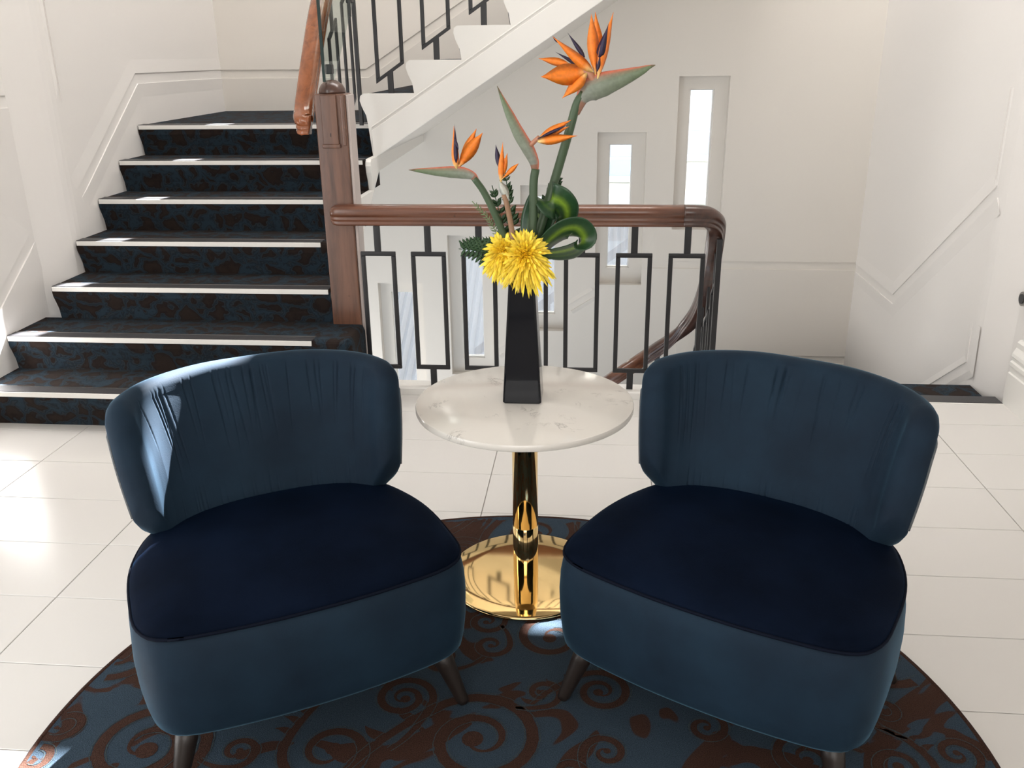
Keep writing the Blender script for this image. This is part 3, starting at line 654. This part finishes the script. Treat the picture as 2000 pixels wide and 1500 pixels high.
# ------------------------------------------------------------------ slipper chairs
ZS = 0.0105
def chair(name, loc, yaw, label):
    t = empty(name, (loc[0], loc[1], ZS), math.radians(yaw), label, 'chair', 'velvet slipper chairs')
    # seat outline at a given inset
    def outline(k=72, grow=0.0, ysh=0.0):
        out = []
        key = [(-0.30, -0.262), (-0.15, -0.286), (0, -0.292), (0.15, -0.286), (0.30, -0.262), (0.352, -0.205), (0.360, -0.10), (0.354, 0.02), (0.330, 0.12), (0.290, 0.20), (0.22, 0.255), (0.10, 0.285), (0, 0.292), (-0.10, 0.285), (-0.22, 0.255), (-0.290, 0.20), (-0.330, 0.12), (-0.354, 0.02), (-0.360, -0.10), (-0.352, -0.205)]
        pts = [Vector((a, b, 0)) for a, b in key]; n = len(pts)
        for i in range(n):
            p0, p1, p2, p3 = pts[(i-1) % n], pts[i], pts[(i+1) % n], pts[(i+2) % n]
            for j in range(4):
                s = j/4; q = 0.5*((2*p1)+(p2-p0)*s+(2*p0-5*p1+4*p2-p3)*s*s+(3*p1-p0-3*p2+p3)*s**3); out.append(q)
        res = []
        m_ = len(out)
        for i in range(m_):
            tg = (out[(i+1) % m_]-out[i-1]).normalized(); nrm = Vector((tg.y, -tg.x, 0)); q = out[i]+nrm*grow; res.append((q.x, q.y+ysh))
        return res
    # base block
    levels = [(-0.045, 0.138), (-0.028, 0.140), (-0.012, 0.147), (-0.002, 0.160), (0.004, 0.19), (0.010, 0.24), (0.012, 0.30), (0.009, 0.35), (0.003, 0.385), (-0.004, 0.398)]
    vs = []; fs = []; rings = [[(x, y, z) for x, y in outline(grow=g)] for g, z in levels]; n = len(rings[0])
    for r in rings: vs += r
    for r in range(len(rings)-1):
        for i in range(n): fs.append((r*n+i, r*n+(i+1) % n, (r+1)*n+(i+1) % n, (r+1)*n+i))
    fs.append(tuple(range(n-1, -1, -1))); fs.append(tuple((len(rings)-1)*n+i for i in range(n)))
    mesh('seat_base', vs, fs, velvet, t, True)
    # crowned cushion top
    lv = [(-0.004, 0.392), (0.000, 0.400), (-0.004, 0.408), (-0.016, 0.417), (-0.04, 0.427), (-0.08, 0.437), (-0.14, 0.446), (-0.20, 0.450), (-0.26, 0.452)]
    rings = []
    base = outline()
    for g, z in lv:
        s = 1+g/0.30; rings.append([(x*(1+g/0.366), y*(1+g/0.292) if False else y*(1+g/0.30), z+0.0015*math.sin(9*x+5*y)*min(1, -g*8)) for x, y in base] if g < -0.05 else [(x, y, z) for x, y in outline(grow=g)])
    vs = []; fs = []
    for r in rings: vs += r
    for r in range(len(rings)-1):
        for i in range(n): fs.append((r*n+i, r*n+(i+1) % n, (r+1)*n+(i+1) % n, (r+1)*n+i))
    vs.append((0, 0, 0.4525)); c0 = len(vs)-1
    for i in range(n): fs.append(((len(rings)-1)*n+i, (len(rings)-1)*n+(i+1) % n, c0))
    mesh('seat_cushion', vs, fs, velvet_shaded, t, True)
    mb = MB(); ring = [Vector((x, y, 0.3985)) for x, y in outline(grow=0.0015)]; ring.append(ring[0]); ring.append(ring[1]); sweep(mb, ring, circ(0.0036, 6)); mb.build('piping', piping_mat, t, smooth=True)
    # backrest: barrel shell built on two plan curves, rounded rim and rounded wing ends
    def arc(pts, n=400):
        c = catmull([Vector((x, y, 0)) for x, y in pts], 12); d = [0]
        for i in range(1, len(c)): d.append(d[-1]+(c[i]-c[i-1]).length)
        return c, d
    def half(p): return [(-x, y) for x, y in p]+[(0, p[-1][1]+0.002)]+[(x, y) for x, y in reversed(p)]
    cT = arc(half([(0.328, 0.165), (0.311, 0.235), (0.268, 0.293), (0.200, 0.333), (0.11, 0.358)]))
    cB = arc(half([(0.294, 0.095), (0.272, 0.150), (0.230, 0.190), (0.168, 0.216), (0.09, 0.232)]))
    def ev(cd_, f):
        c, d = cd_; x = f*d[-1]; i = min(len(d)-2, max(0, int(np.searchsorted(d, x))-1)); u = (x-d[i])/(d[i+1]-d[i]); return c[i].lerp(c[i+1], u)
    def mid(f, z):
        h = (z-0.385)/0.365; return ev(cB, f).lerp(ev(cT, f), h)
    rnd = random.Random(int(loc[0]*100)+5)
    creases = [(rnd.uniform(0.10, 0.90), rnd.uniform(0.0016, 0.0036), rnd.uniform(0.28, 0.62), rnd.uniform(-0.035, 0.035), rnd.uniform(0.0020, 0.0046)) for _ in range(30)]
    R0 = 0.033; LEN = cT[1][-1]
    fsamp = [0.5*R0*(1-math.cos(math.pi*i/16))/LEN for i in range(8)]
    fsamp += [0.5*R0/LEN+(1-R0/LEN)*i/440 for i in range(1, 440)]
    fsamp = fsamp+[1-f for f in fsamp[:8]][::-1]
    vs = []; fs = []; grid = []
    for f in fsamp:
        e = min(f, 1-f)*LEN; q = min(1, e/(R0*1.0)); Rs = R0*math.sqrt(max(0.0, 1-(1-q)**2))+0.0012; a = abs(2*f-1)
        zl = 0.385 if a < 0.66 else 0.385+0.118*((a-0.66)/0.34)**1.5
        zh = 0.764-0.022*a*a-(0.030*((a-0.84)/0.16)**2 if a > 0.84 else 0)
        zl += (R0-Rs)*0.5; zh -= (R0-Rs)*0.9
        col = []
        def nrm(z):
            t_ = mid(min(1, f+0.004), z)-mid(max(0, f-0.004), z); return Vector((-t_.y, t_.x, 0)).normalized()
        nI = 20
        for j in range(nI+1):
            jf = j/nI; z = zl+(zh-Rs-zl)*jf; n_ = nrm(z); p = mid(f, z)-n_*(Rs+0.014*math.sin(math.pi*jf)**0.7*min(1, e/0.10)); p.z = z
            for cs, cw, cl, cslant, cd_ in creases:
                dd = (f-cs-cslant*(1-jf))/cw
                if abs(dd) < 3: p = p+n_*cd_*math.exp(-dd*dd)*max(0, (jf-(1-cl))/cl)**0.6
                dd2 = (f-(0.08+cs*0.85))/cw
                if abs(dd2) < 3 and jf < 0.35: p = p+n_*cd_*0.8*math.exp(-dd2*dd2)*(1-jf/0.35)
            col.append(p)
        n_ = nrm(zh); c_ = mid(f, zh-Rs); c_.z = zh-Rs
        for j in range(1, 8):
            an = math.pi*j/8; col.append(c_-n_*Rs*math.cos(an)+Vector((0, 0, Rs*math.sin(an))))
        for j in range(0, 9):
            jf = j/8; z = (zh-Rs)+(zl-(zh-Rs))*jf; n_ = nrm(z); p = mid(f, z)+n_*(Rs+0.004*math.sin(math.pi*jf)); p.z = z; col.append(p)
        n_ = nrm(zl); c_ = mid(f, zl); c_.z = zl
        for j in range(1, 5):
            an = math.pi*j/5; col.append(c_+n_*Rs*math.cos(an)-Vector((0, 0, Rs*0.5*math.sin(an))))
        grid.append(col)
    k = len(grid[0]); NS = len(grid)-1
    for c_ in grid: vs += c_
    for i in range(NS):
        for j in range(k): fs.append((i*k+j, i*k+(j+1) % k, (i+1)*k+(j+1) % k, (i+1)*k+j))
    fs.append(tuple(range(k))); fs.append(tuple(NS*k+j for j in range(k)))
    mesh('backrest', vs, fs, velvet, t, True)
    # stitched piping along the outer rear edge
    mb = MB(); ln = [Vector(grid[9][j]) for j in range(36, 29, -1)]+[Vector(grid[i][29]) for i in range(9, NS-8, 6)]+[Vector(grid[NS-9][j]) for j in range(30, 37)]
    ln = [p+Vector((0, 0.001, 0.0)) for p in ln]; sweep(mb, ln, circ(0.004, 6)); mb.build('rear_piping', stitch_mat, t, smooth=True)
    # legs
    for sx, sy in ((-1, -1), (1, -1), (-1, 1), (1, 1)):
        mb = MB(); top = Vector((sx*0.285, sy*0.205-0.0, 0.155)); bot = Vector((sx*0.332, sy*0.248, 0.0))
        sweep(mb, [top, top+(bot-top)*0.3, bot+(top-bot)*0.06, bot], circ(0.0265, 16), [1, 0.9, 0.57, 0.53], up=Vector((0, 1, 0.01)))
        # flatten foot on the floor
        mb.v = [(x, y, max(z, 0.0)) for x, y, z in mb.v]
        mb.build('leg', leg_mat, t, smooth=True)
    return t
stitch_mat = simple('grey_stitching', (0.10, 0.11, 0.12, 1), 0.7, nscale=260, nb=0.9)
chair('slipper_chair', (-0.709, 1.797), 30.5, 'blue velvet slipper chair with sunlit left wing, beside the staircase')
chair('slipper_chair', (0.354, 1.848), -28, 'blue velvet slipper chair in shade, in front of the curved end of the handrail')

# ------------------------------------------------------------------ side table
TC = (-0.188, 2.325)
tb = empty('side_table', (TC[0], TC[1], ZS-0.0005), 0, 'round white stone topped pedestal table on polished gold base between the chairs', 'table')
mb = MB(); lathe(mb, [(0.0001, 0.550), (0.300, 0.550), (0.3045, 0.5525), (0.306, 0.556), (0.306, 0.566), (0.3045, 0.5695), (0.301, 0.571), (0.0001, 0.571)], 0, 0, 120); o = mb.build('tabletop', top_mat, tb, smooth=True)
wn = o.modifiers.new('wn', 'EDGE_SPLIT'); wn.split_angle = math.radians(35)
mb = MB(); lathe(mb, [(0.0001, 0.010), (0.0375, 0.010), (0.0375, 0.1745), (0.0368, 0.1755), (0.0375, 0.1765), (0.0375, 0.54), (0.0001, 0.54)], 0, 0, 64); o = mb.build('pedestal', brass, tb, smooth=True); e = o.modifiers.new('es', 'EDGE_SPLIT'); e.split_angle = math.radians(35)
mb = MB(); lathe(mb, [(0.0001, 0.0), (0.232, 0.0), (0.2355, 0.003), (0.236, 0.006), (0.2345, 0.0095), (0.228, 0.0115), (0.16, 0.0122), (0.06, 0.0128), (0.0001, 0.013)], 0, 0, 120); o = mb.build('base_plate', m_base if False else brass, tb, smooth=True); e = o.modifiers.new('es', 'EDGE_SPLIT'); e.split_angle = math.radians(50)
mb = MB(); lathe(mb, [(0.0001, 0.534), (0.11, 0.534), (0.11, 0.5495), (0.0001, 0.5495)], 0, 0, 48); mb.build('mounting_plate', black_metal, tb)
mb = MB(); mb.box(-0.003, 0.003, -0.0395, -0.037, 0.160, 0.166); mb.build('set_screw', steel, tb)

# ------------------------------------------------------------------ vase
ZT = 0.571+ZS-0.0005
vz = empty('vase', (-0.193, 2.352, ZT), 0, 'tall square black glazed vase tapering upward on the round table', 'vase')
b0, b1, hh = 0.054, 0.036, 0.335
mb = MB()
def sq(h_, z, r=0.006):
    out = []
    for cx, cy, a0 in ((1, 1, 0), (-1, 1, 90), (-1, -1, 180), (1, -1, 270)):
        for i in range(4):
            a = math.radians(a0+30*i); out.append((cx*(h_-r)+r*math.cos(a), cy*(h_-r)+r*math.sin(a), z))
    return out
rings = [sq(b0-0.003, 0.0), sq(b0, 0.004), sq(b0+(b1-b0)*0.5, hh*0.5), sq(b1, hh-0.003), sq(b1-0.002, hh), sq(b1-0.006, hh-0.001), sq(b1-0.007, hh-0.06)]
n = 16; vs = [v for r in rings for v in r]; fs = [(r*n+i, r*n+(i+1) % n, (r+1)*n+(i+1) % n, (r+1)*n+i) for r in range(len(rings)-1) for i in range(n)]+[tuple(range(n)), tuple(range((len(rings)-1)*n, len(rings)*n))]
mesh('body', vs, fs, ceramic, vz, False)
bpy.data.objects['body'].data.polygons.foreach_set('use_smooth', [False]*len(bpy.data.objects['body'].data.polygons))

# ------------------------------------------------------------------ flowers
YV = 2.352
def petal(mb, p0, p1, wd, twist=0.0, bend_=0.0, n=9, fold=0.25, peak=0.45, col=None):
    p0 = Vector(p0); p1 = Vector(p1); ax = (p1-p0); ln = ax.length; ax.normalize()
    view = (p0-CAM).normalized(); side = ax.cross(view).normalized(); nor = side.cross(ax).normalized()
    R_ = Matrix.Rotation(twist, 3, ax); side = R_ @ side; nor = R_ @ nor
    vs = []; cols = []
    for i in range(n+1):
        t = i/n; w_ = wd*0.5*(math.sin(math.pi*min(1, t**(math.log(0.5)/math.log(peak))))**1.25 if 0 < t < 1 else 0)
        w_ = max(w_, wd*0.10*(1-t))+1e-5
        c = p0+ax*ln*t+nor*bend_*math.sin(math.pi*t)*ln
        vs += [c-side*w_+nor*fold*w_, c+nor*0.0006, c+side*w_+nor*fold*w_, c-nor*0.0012]
        if col: cols += [col(t)]*4
    fs = []
    for i in range(n):
        for j in range(4): fs.append((i*4+j, i*4+(j+1) % 4, (i+1)*4+(j+1) % 4, (i+1)*4+j))
    fs.append((0, 1, 2, 3)); fs.append((n*4, n*4+1, n*4+2, n*4+3))
    mb.add(vs, fs, cols if col else None)
petal_mat = vcol('sepal', 0.5)
pb_ = petal_mat.node_tree.nodes['Principled BSDF']; pb_.inputs['Subsurface Weight'].default_value = 0.12; pb_.inputs['Subsurface Scale'].default_value = 0.008
def pc(t):
    a = (0.93, 0.72, 0.30); b = (0.95, 0.24, 0.018); k = min(1, t/0.22)
    return tuple(a[i]+(b[i]-a[i])*k for i in range(3))
def sepal(parent, a, b, wd, Y0=YV, Y1=None, **kw):
    mb = MB(); petal(mb, at(a[0], a[1], Y0), at(b[0], b[1], Y1 if Y1 is not None else Y0), wd/705.0, col=pc, **kw)
    return mb.build('petal', petal_mat, parent, smooth=True)
def tongue(parent, a, b, wd, Y0=YV-0.01, Y1=None, **kw):
    mb = MB(); petal(mb, at(a[0], a[1], Y0), at(b[0], b[1], Y1 if Y1 is not None else Y0), wd/705.0, fold=0.5, **kw)
    return mb.build('tongue', purple, parent, smooth=True)
def stem(parent, pts, r0, r1, mat=stem_green, name='stem'):
    pth = catmull([at(*p) for p in pts], 6); n = len(pth); mb = MB()
    sweep(mb, pth, circ(1, 10), [(r0+(r1-r0)*i/(n-1))/705.0 for i in range(n)], up=Vector((0.02, 1, 0.03))); return mb.build(name, mat, parent, smooth=True)
def spathe(parent, pts, rad, upv=(0, 0, 1), cols=None):
    """boat shaped bract: path with (half depth) radii, red upper ridge over grey green"""
    pth = catmull([at(*p) for p in pts], 6); n = len(pth); k = 14; mb = MB(); vs = []; cs = []
    rr = np.interp(np.linspace(0, 1, n), np.linspace(0, 1, len(rad)), rad)
    for i, (p, s, nn, t) in enumerate(frames(pth, Vector((0.01, 1, 0.02)))):
        # s is perpendicular in view plane; choose sign so that it points to upv
        s_ = s if s.dot(Vector(upv)) > 0 else -s; d = t.cross(s_).normalized(); f = i/(n-1)
        for j in range(k):
            a = 2*math.pi*j/k; r = rr[i]/705.0; hgt = math.cos(a); vs.append(p+s_*r*hgt+d*r*0.62*math.sin(a)*(1 if hgt < 0.6 else 0.55))
            g1 = np.array((0.17, 0.21, 0.15)); g2 = np.array((0.10, 0.16, 0.06)); rd = np.array((0.60, 0.16, 0.09)); gy = np.array((0.26, 0.27, 0.24))
            c = gy*(1-f)+g2*f if f > 0.12 else g1*0.4+rd*0.35
            m_ = min(1, max(0, (hgt-0.55)/0.35)); c = c*(1-m_)+rd*m_
            if f > 0.9: c = c*0.5+np.array((0.12, 0.05, 0.04))*0.5
            cs.append(tuple(c))
    fs = []
    for i in range(n-1):
        for j in range(k): fs.append((i*k+j, i*k+(j+1) % k, (i+1)*k+(j+1) % k, (i+1)*k+j))
    fs.append(tuple(range(k))); fs.append(tuple((n-1)*k+j for j in range(k)))
    mb.add(vs, fs, cs); return mb.build('spathe', spathe_mat, parent, smooth=True)
def flower(label):
    return empty('bird_of_paradise', (-0.193, YV, ZT+0.30), 0, label, 'flower', 'bird of paradise flowers in the vase')
def adopt(e):   # keep world placement of children built in world space
    inv = Matrix.Translation(e.location).inverted()
    for c in [o for o in bpy.data.objects if o.parent == e]:
        c.data.transform(inv)
# A tall right-hand flower
A = flower('tallest bird of paradise flower, fully open with many orange petals, leaning right')
stem(A, [(1024, 640, YV), (1036, 520, YV+.005), (1060, 430, YV+.01), (1090, 330, YV+.01), (1112, 255, YV), (1126, 205, YV), (1140, 180, YV)], 9.0, 7.5)
spathe(A, [(1124, 222, YV), (1136, 194, YV), (1152, 176, YV), (1180, 164, YV-.005), (1215, 152, YV-.01), (1250, 139, YV-.015), (1268, 131, YV-.02), (1280, 127, YV-.02)], [7, 11, 21, 21, 15, 8, 3.5, 0.6])
neck = at(1150, 150, YV)
mb = MB(); sweep(mb, catmull([at(1160, 160, YV), at(1152, 145, YV-.003), at(1142, 135, YV)], 4), circ(1, 8), [7/705.]*9, up=Vector((0, 1, 0))); mb.build('flower_neck', simple('pink_neck', (0.45, 0.20, 0.12, 1), 0.5), A, smooth=True)
sepal(A, (1164, 152), (1155, 27), 22, YV-.005, YV-.02, twist=0.3, peak=0.5)
sepal(A, (1168, 152), (1163, 23), 25, YV+.003, YV+.01, twist=-0.5, peak=0.45)
sepal(A, (1168, 154), (1198, 24), 20, YV-.012, YV-.02, twist=0.6, peak=0.42)
tongue(A, (1170, 112), (1189, 45), 15, YV-.02, YV-.028, peak=0.2); tongue(A, (1166, 140), (1172, 108), 8, YV-.018)
sepal(A, (1158, 140), (1079, 71), 20, YV-.01, YV-.03, twist=0.4, peak=0.3)
sepal(A, (1150, 137), (1056, 150), 38, YV-.004, YV-.05, twist=0.25, bend_=0.05, peak=0.42)
sepal(A, (1118, 128), (1052, 114), 15, YV+.0, YV+.01, twist=-0.3)
sepal(A, (1146, 142), (1098, 192), 24, YV-.01, YV-.03, twist=0.5, peak=0.4); sepal(A, (1136, 150), (1131, 181), 13, YV+.003, YV, twist=-0.4)
tongue(A, (1146, 136), (1084, 101), 9, YV+.004, YV+.01, peak=0.3); tongue(A, (1142, 112), (1108, 63), 8, YV+.008, YV+.01, peak=0.3); tongue(A, (1090, 84), (1079, 70), 4, YV-.02)
# B middle flower
B = flower('bird of paradise with narrow upright spathe and one orange bloom pointing sideways')
stem(B, [(1024, 640, YV-.01), (1034, 520, YV-.02), (1041, 430, YV-.02), (1042, 360, YV-.02), (1046, 330, YV-.02)], 8, 7.5)
spathe(B, [(1045, 334, YV-.02), (1043, 316, YV-.02), (1032, 292, YV-.02), (1014, 262, YV-.018), (996, 225, YV-.012), (982, 194, YV-.005), (971, 168, YV)], [6, 9, 11.5, 11, 8, 4, 0.5], upv=(1, 0, 0.5))
mb = MB(); sweep(mb, catmull([at(1036, 284, YV-.02), at(1044, 276, YV-.025), at(1053, 268, YV-.03)], 4), circ(1, 8), [4.2/705.]*9, up=Vector((0, 1, 0))); mb.build('flower_neck', MATS['pink_neck'], B, smooth=True)
sepal(B, (1048, 273), (1116, 234), 15, YV-.03, YV-.04, twist=0.3); sepal(B, (1050, 276), (1128, 265), 18, YV-.035, YV-.06, twist=-0.2, peak=0.35); sepal(B, (1052, 272), (1112, 247), 13, YV-.028, YV-.03, twist=0.2)
tongue(B, (1050, 271), (1110, 243), 6, YV-.04, YV-.045)
# C left flower
Cc = flower('bird of paradise whose spathe lies level pointing left, leftmost in the vase')
stem(Cc, [(1020, 620, YV-.01), (1002, 520, YV-.03), (984, 460, YV-.04), (965, 415, YV-.05), (945, 375, YV-.055), (926, 348, YV-.06)], 7.5, 6)
spathe(Cc, [(930, 352, YV-.06), (922, 343, YV-.06), (905, 338, YV-.06), (880, 336, YV-.062), (850, 335, YV-.066), (820, 333, YV-.07), (798, 332, YV-.075)], [5.5, 7.5, 10.5, 10.5, 7.5, 4, 0.4])
sepal(Cc, (892, 330), (886, 246), 15, YV-.065, YV-.07, twist=0.5, peak=0.3); sepal(Cc, (893, 330), (943, 259), 24, YV-.06, YV-.055, twist=0.2, peak=0.5); sepal(Cc, (896, 320), (931, 251), 15, YV-.058, YV-.05, twist=-0.2, peak=0.5)
tongue(Cc, (891, 318), (888, 241), 8, YV-.075, peak=0.25); tongue(Cc, (887, 268), (896, 294), 5, YV-.078)
# D small flower
D_ = flower('smallest bird of paradise, short and just opening above the yellow blooms')
stem(D_, [(1018, 600, YV-.02), (1006, 500, YV-.05), (998, 440, YV-.055), (990, 400, YV-.06), (984, 380, YV-.06)], 5.5, 4.5, simple('pinkish_stem', (0.28, 0.16, 0.09, 1), 0.5))
mb = MB(); petal(mb, at(994, 392, YV-.06), at(974, 350, YV-.07), 16/705., fold=0.7, col=lambda t: (0.55, 0.56, 0.50)); mb.build('spathe', petal_mat, D_, smooth=True)
sepal(D_, (979, 356), (982, 277), 13, YV-.07, YV-.075, twist=0.5, peak=0.35); sepal(D_, (978, 350), (991, 299), 12, YV-.065, twist=-0.3); sepal(D_, (978, 352), (1013, 319), 9, YV-.075, YV-.08, peak=0.6)
tongue(D_, (976, 330), (968, 282), 10, YV-.066, peak=0.4)
for e in (A, B, Cc, D_): adopt(e)
# chrysanthemums
def mum(cx, cy, R_, Y, seed, label):
    e = empty('chrysanthemum', at(cx, cy, Y), 0, label, 'flower', 'yellow spider chrysanthemums')
    c = Vector((0, 0, 0)); rnd = random.Random(seed); mb = MB()
    fwd = (CAM-e.location).normalized(); rt = Vector((0, 0, 1)).cross(fwd).normalized(); upv = fwd.cross(rt)
    for i in range(300):
        f = i/300; el = math.radians(88-112*f**0.75); az = i*2.399963+rnd.uniform(-.2, .2)
        d = (rt*math.cos(az)*math.cos(el)+upv*math.sin(az)*math.cos(el)+fwd*math.sin(el)).normalized()
        ln = R_/705.0*(0.42+0.68*min(1, f*1.6))*rnd.uniform(0.85, 1.15)
        if d.z < -0.3 and f > 0.4: ln *= 1.3
        base = d*0.006; tip = d*ln+Vector((0, 0, -0.22*ln if d.z < 0.1 else -0.04*ln))
        sd = d.cross(fwd+Vector((rnd.uniform(-.6, .6), rnd.uniform(-.6, .6), rnd.uniform(-.6, .6)))).normalized(); w_ = 0.0033*rnd.uniform(0.8, 1.25); nn = sd.cross(d).normalized()
        mid = base.lerp(tip, 0.5)+d*0.003+Vector((0, 0, 0.06*ln)); q2 = base.lerp(tip, 0.85)+Vector((0, 0, 0.03*ln))
        k = 0.85+0.3*rnd.random(); col = (1.0*k, 0.72*k*(0.85+0.28*f), 0.015*k+0.06*f)
        vs = [base-sd*w_*.6, base+sd*w_*.6, mid-sd*w_, mid+sd*w_, q2-sd*w_*1.1, q2+sd*w_*1.1, tip, mid+nn*w_*.6, q2+nn*w_*.6]
        mb.add(vs, [(0, 1, 3, 7), (0, 7, 2), (2, 7, 8, 4), (7, 3, 5, 8), (4, 8, 6), (8, 5, 6)], col)
    o = mb.build('petals', petal_mat, e, smooth=True, kind='stuff')
    s = MB(); s_e = at(cx+(1020-cx)*0.9, cy+95, YV)-e.location; sweep(s, catmull([Vector((0, 0, 0)), s_e*0.5+Vector((0, 0.008, 0)), s_e], 4), circ(0.003, 8), up=Vector((0, 1, 0))); s.build('stem', stem_green, e, smooth=True)
    return e
mum(1026, 500, 42, YV-.065, 3, 'yellow spidery chrysanthemum at centre right of the vase mouth')
mum(984, 494, 34, YV-.055, 8, 'yellow spidery chrysanthemum at left of the vase mouth, partly behind the other')
# variegated leaves folded into loops
def loop_leaf(label, pts, wv, wd, prof=None):
    e = empty('variegated_leaf', (-0.193, YV, ZT+0.30), 0, label, 'leaf', 'looped striped leaves')
    pth = catmull([at(*p) for p in pts], 8); n = len(pth); vs = []; cs = []; mb = MB(); K = 12
    for i in range(n):
        f = i/(n-1); a = pth[max(0, i-1)]; b = pth[min(n-1, i+1)]; t = (b-a).normalized(); wvec = Vector(wv(f)); wvec = (wvec-t*wvec.dot(t)).normalized(); nn = t.cross(wvec)
        w_ = wd/705.0/2*min(1, 0.35+2.2*f, 0.3+2.0*(1-f))
        for j in range(K+1):
            u = -1+2*j/K; vs.append(pth[i]+wvec*w_*u+nn*(0.10*w_*(1-u*u)))
            au = abs(u); g = np.array((0.018, 0.060, 0.022)); yl = np.array((0.20, 0.33, 0.03)); k = math.exp(-((u-0.15)/0.20)**2)+0.35*math.exp(-((u+0.45)/0.07)**2)
            cs.append(tuple(g*(1-min(1, k))+yl*min(1, k)))
    nv = len(vs); off = [v-Vector((0, 0.0, 0)) for v in vs]
    fs = [(i*(K+1)+j, i*(K+1)+j+1, (i+1)*(K+1)+j+1, (i+1)*(K+1)+j) for i in range(n-1) for j in range(K)]
    mb.add(vs, fs, cs); o = mb.build('blade', blade_mat, e, smooth=True); so = o.modifiers.new('so', 'SOLIDIFY'); so.thickness = 0.0008
    adopt(e); return e
loop_leaf('striped green leaf looped over at upper right of the bouquet', [(1030, 560, YV+.01), (1036, 500, YV+.02), (1046, 440, YV+.03), (1062, 402, YV+.02), (1082, 392, YV+.0), (1100, 402, YV-.0), (1104, 425, YV+.02), (1090, 450, YV+.03)],
          lambda f: (0.75, -0.35, 0.35), 70)
loop_leaf('striped green leaf curled into a wide loop at right of the yellow blooms', [(1036, 560, YV), (1046, 505, YV-.01), (1064, 478, YV-.02), (1095, 452, YV-.02), (1122, 446, YV-.01), (1137, 462, YV+.01), (1132, 482, YV+.02), (1108, 492, YV-.0), (1078, 496, YV-.02), (1052, 498, YV-.01)],
          lambda f: (0.15, -0.62, 0.78), 62)
# leafy sprigs
def sprig(label, pts, nl, ll, mat=leaf_green, name='leafy_sprig', wdt=0.42, pair=True, droop=0.2, group='leafy green sprigs', seed=1, l_lo=1.0, l_hi=0.45):
    pth = catmull([at(*p) for p in pts], 8); e = empty(name, pth[0], 0, label, 'foliage', group); rnd = random.Random(seed); o0 = pth[0]
    mb = MB(); sweep(mb, [p-o0 for p in pth], circ(0.0012, 6), up=Vector((0, 1, 0))); mb.build('stem', mat, e, smooth=True)
    n = len(pth)
    for k in range(nl):
        f = 0.12+0.86*k/nl; i = min(n-2, int(f*(n-1))); p = pth[i]-o0; t = (pth[i+1]-pth[i]).normalized(); vw = (pth[i]-CAM).normalized(); sd = t.cross(vw).normalized()
        for sg in ((1, -1) if pair else ((1,) if k % 2 else (-1,))):
            ang = rnd.uniform(0.6, 0.95); d = (t*math.cos(ang)+sd*sg*math.sin(ang)+vw*rnd.uniform(-.35, .35)).normalized(); L_ = 1.35*ll/705.0*(l_lo+(l_hi-l_lo)*f)*rnd.uniform(0.85, 1.1)
            m2 = MB(); petal(m2, e.location+p, e.location+p+d*L_, L_*wdt, twist=rnd.uniform(-.7, .7), bend_=-0.1, n=5, fold=0.3); m2.v = [tuple(Vector(v)-e.location) for v in m2.v]; m2.build('leaf', mat, e, smooth=True)
    return e
sprig('dark small-leaved sprig rising at left of the smallest bird of paradise', [(1010, 560, YV), (990, 470, YV-.02), (974, 410, YV-.03), (961, 362, YV-.03)], 13, 19, seed=2, wdt=0.5)
sprig('dark small-leaved sprig rising behind the smallest bird of paradise', [(1014, 560, YV), (1004, 460, YV+.0), (994, 390, YV+.01), (986, 332, YV+.01)], 17, 19, seed=3, wdt=0.5)
sprig('dark small-leaved sprig behind the tall right-hand stem', [(1030, 560, YV+.02), (1056, 440, YV+.03), (1074, 385, YV+.03), (1091, 342, YV+.03)], 14, 25, seed=4, wdt=0.5)
sprig('pale feathery sprig leaning out at left of the bouquet', [(1008, 560, YV-.01), (980, 480, YV-.03), (955, 430, YV-.04), (922, 393, YV-.04)], 24, 11, pale_fern, seed=5, wdt=0.3)
# leather fern frond lying out to the left
fr_ = empty('fern_frond', at(985, 520, YV-.03), 0, 'dark fern frond reaching out left of the yellow blooms', 'foliage', 'fern fronds')
pth = catmull([at(985, 520, YV-.03), at(962, 503, YV-.04), at(930, 490, YV-.05), at(896, 486, YV-.06)], 8); o0 = fr_.location.copy()
mb = MB(); sweep(mb, [p-o0 for p in pth], circ(0.0011, 6), up=Vector((0, 1, 0))); mb.build('stem', fern_green, fr_, smooth=True)
for k in range(9):
    f = 0.2+0.78*k/9; i = min(len(pth)-2, int(f*(len(pth)-1))); p = pth[i]; t = (pth[i+1]-pth[i]).normalized()
    for sg, ln in ((1, 58*(1-0.72*f)), (-1, 34*(1-0.6*f))):
        d = (t*0.55+Vector((0, -0.15, 1))*sg*0.85).normalized(); mb = MB(); L_ = ln/705.0*1.1; q = p+d*L_
        sd = d.cross((p-CAM).normalized()).normalized()
        petal(mb, p, q, L_*0.36, n=7, peak=0.35)
        for u in range(5):
            g = 0.15+0.16*u; b_ = p+d*L_*g
            for s2 in (1, -1): petal(mb, b_, b_+(d*0.7+sd*s2).normalized()*L_*0.27*(1-0.75*g), L_*0.13, n=3)
        mb.v = [tuple(Vector(v)-o0) for v in mb.v]; mb.build('leaflet', fern_green, fr_, smooth=True)
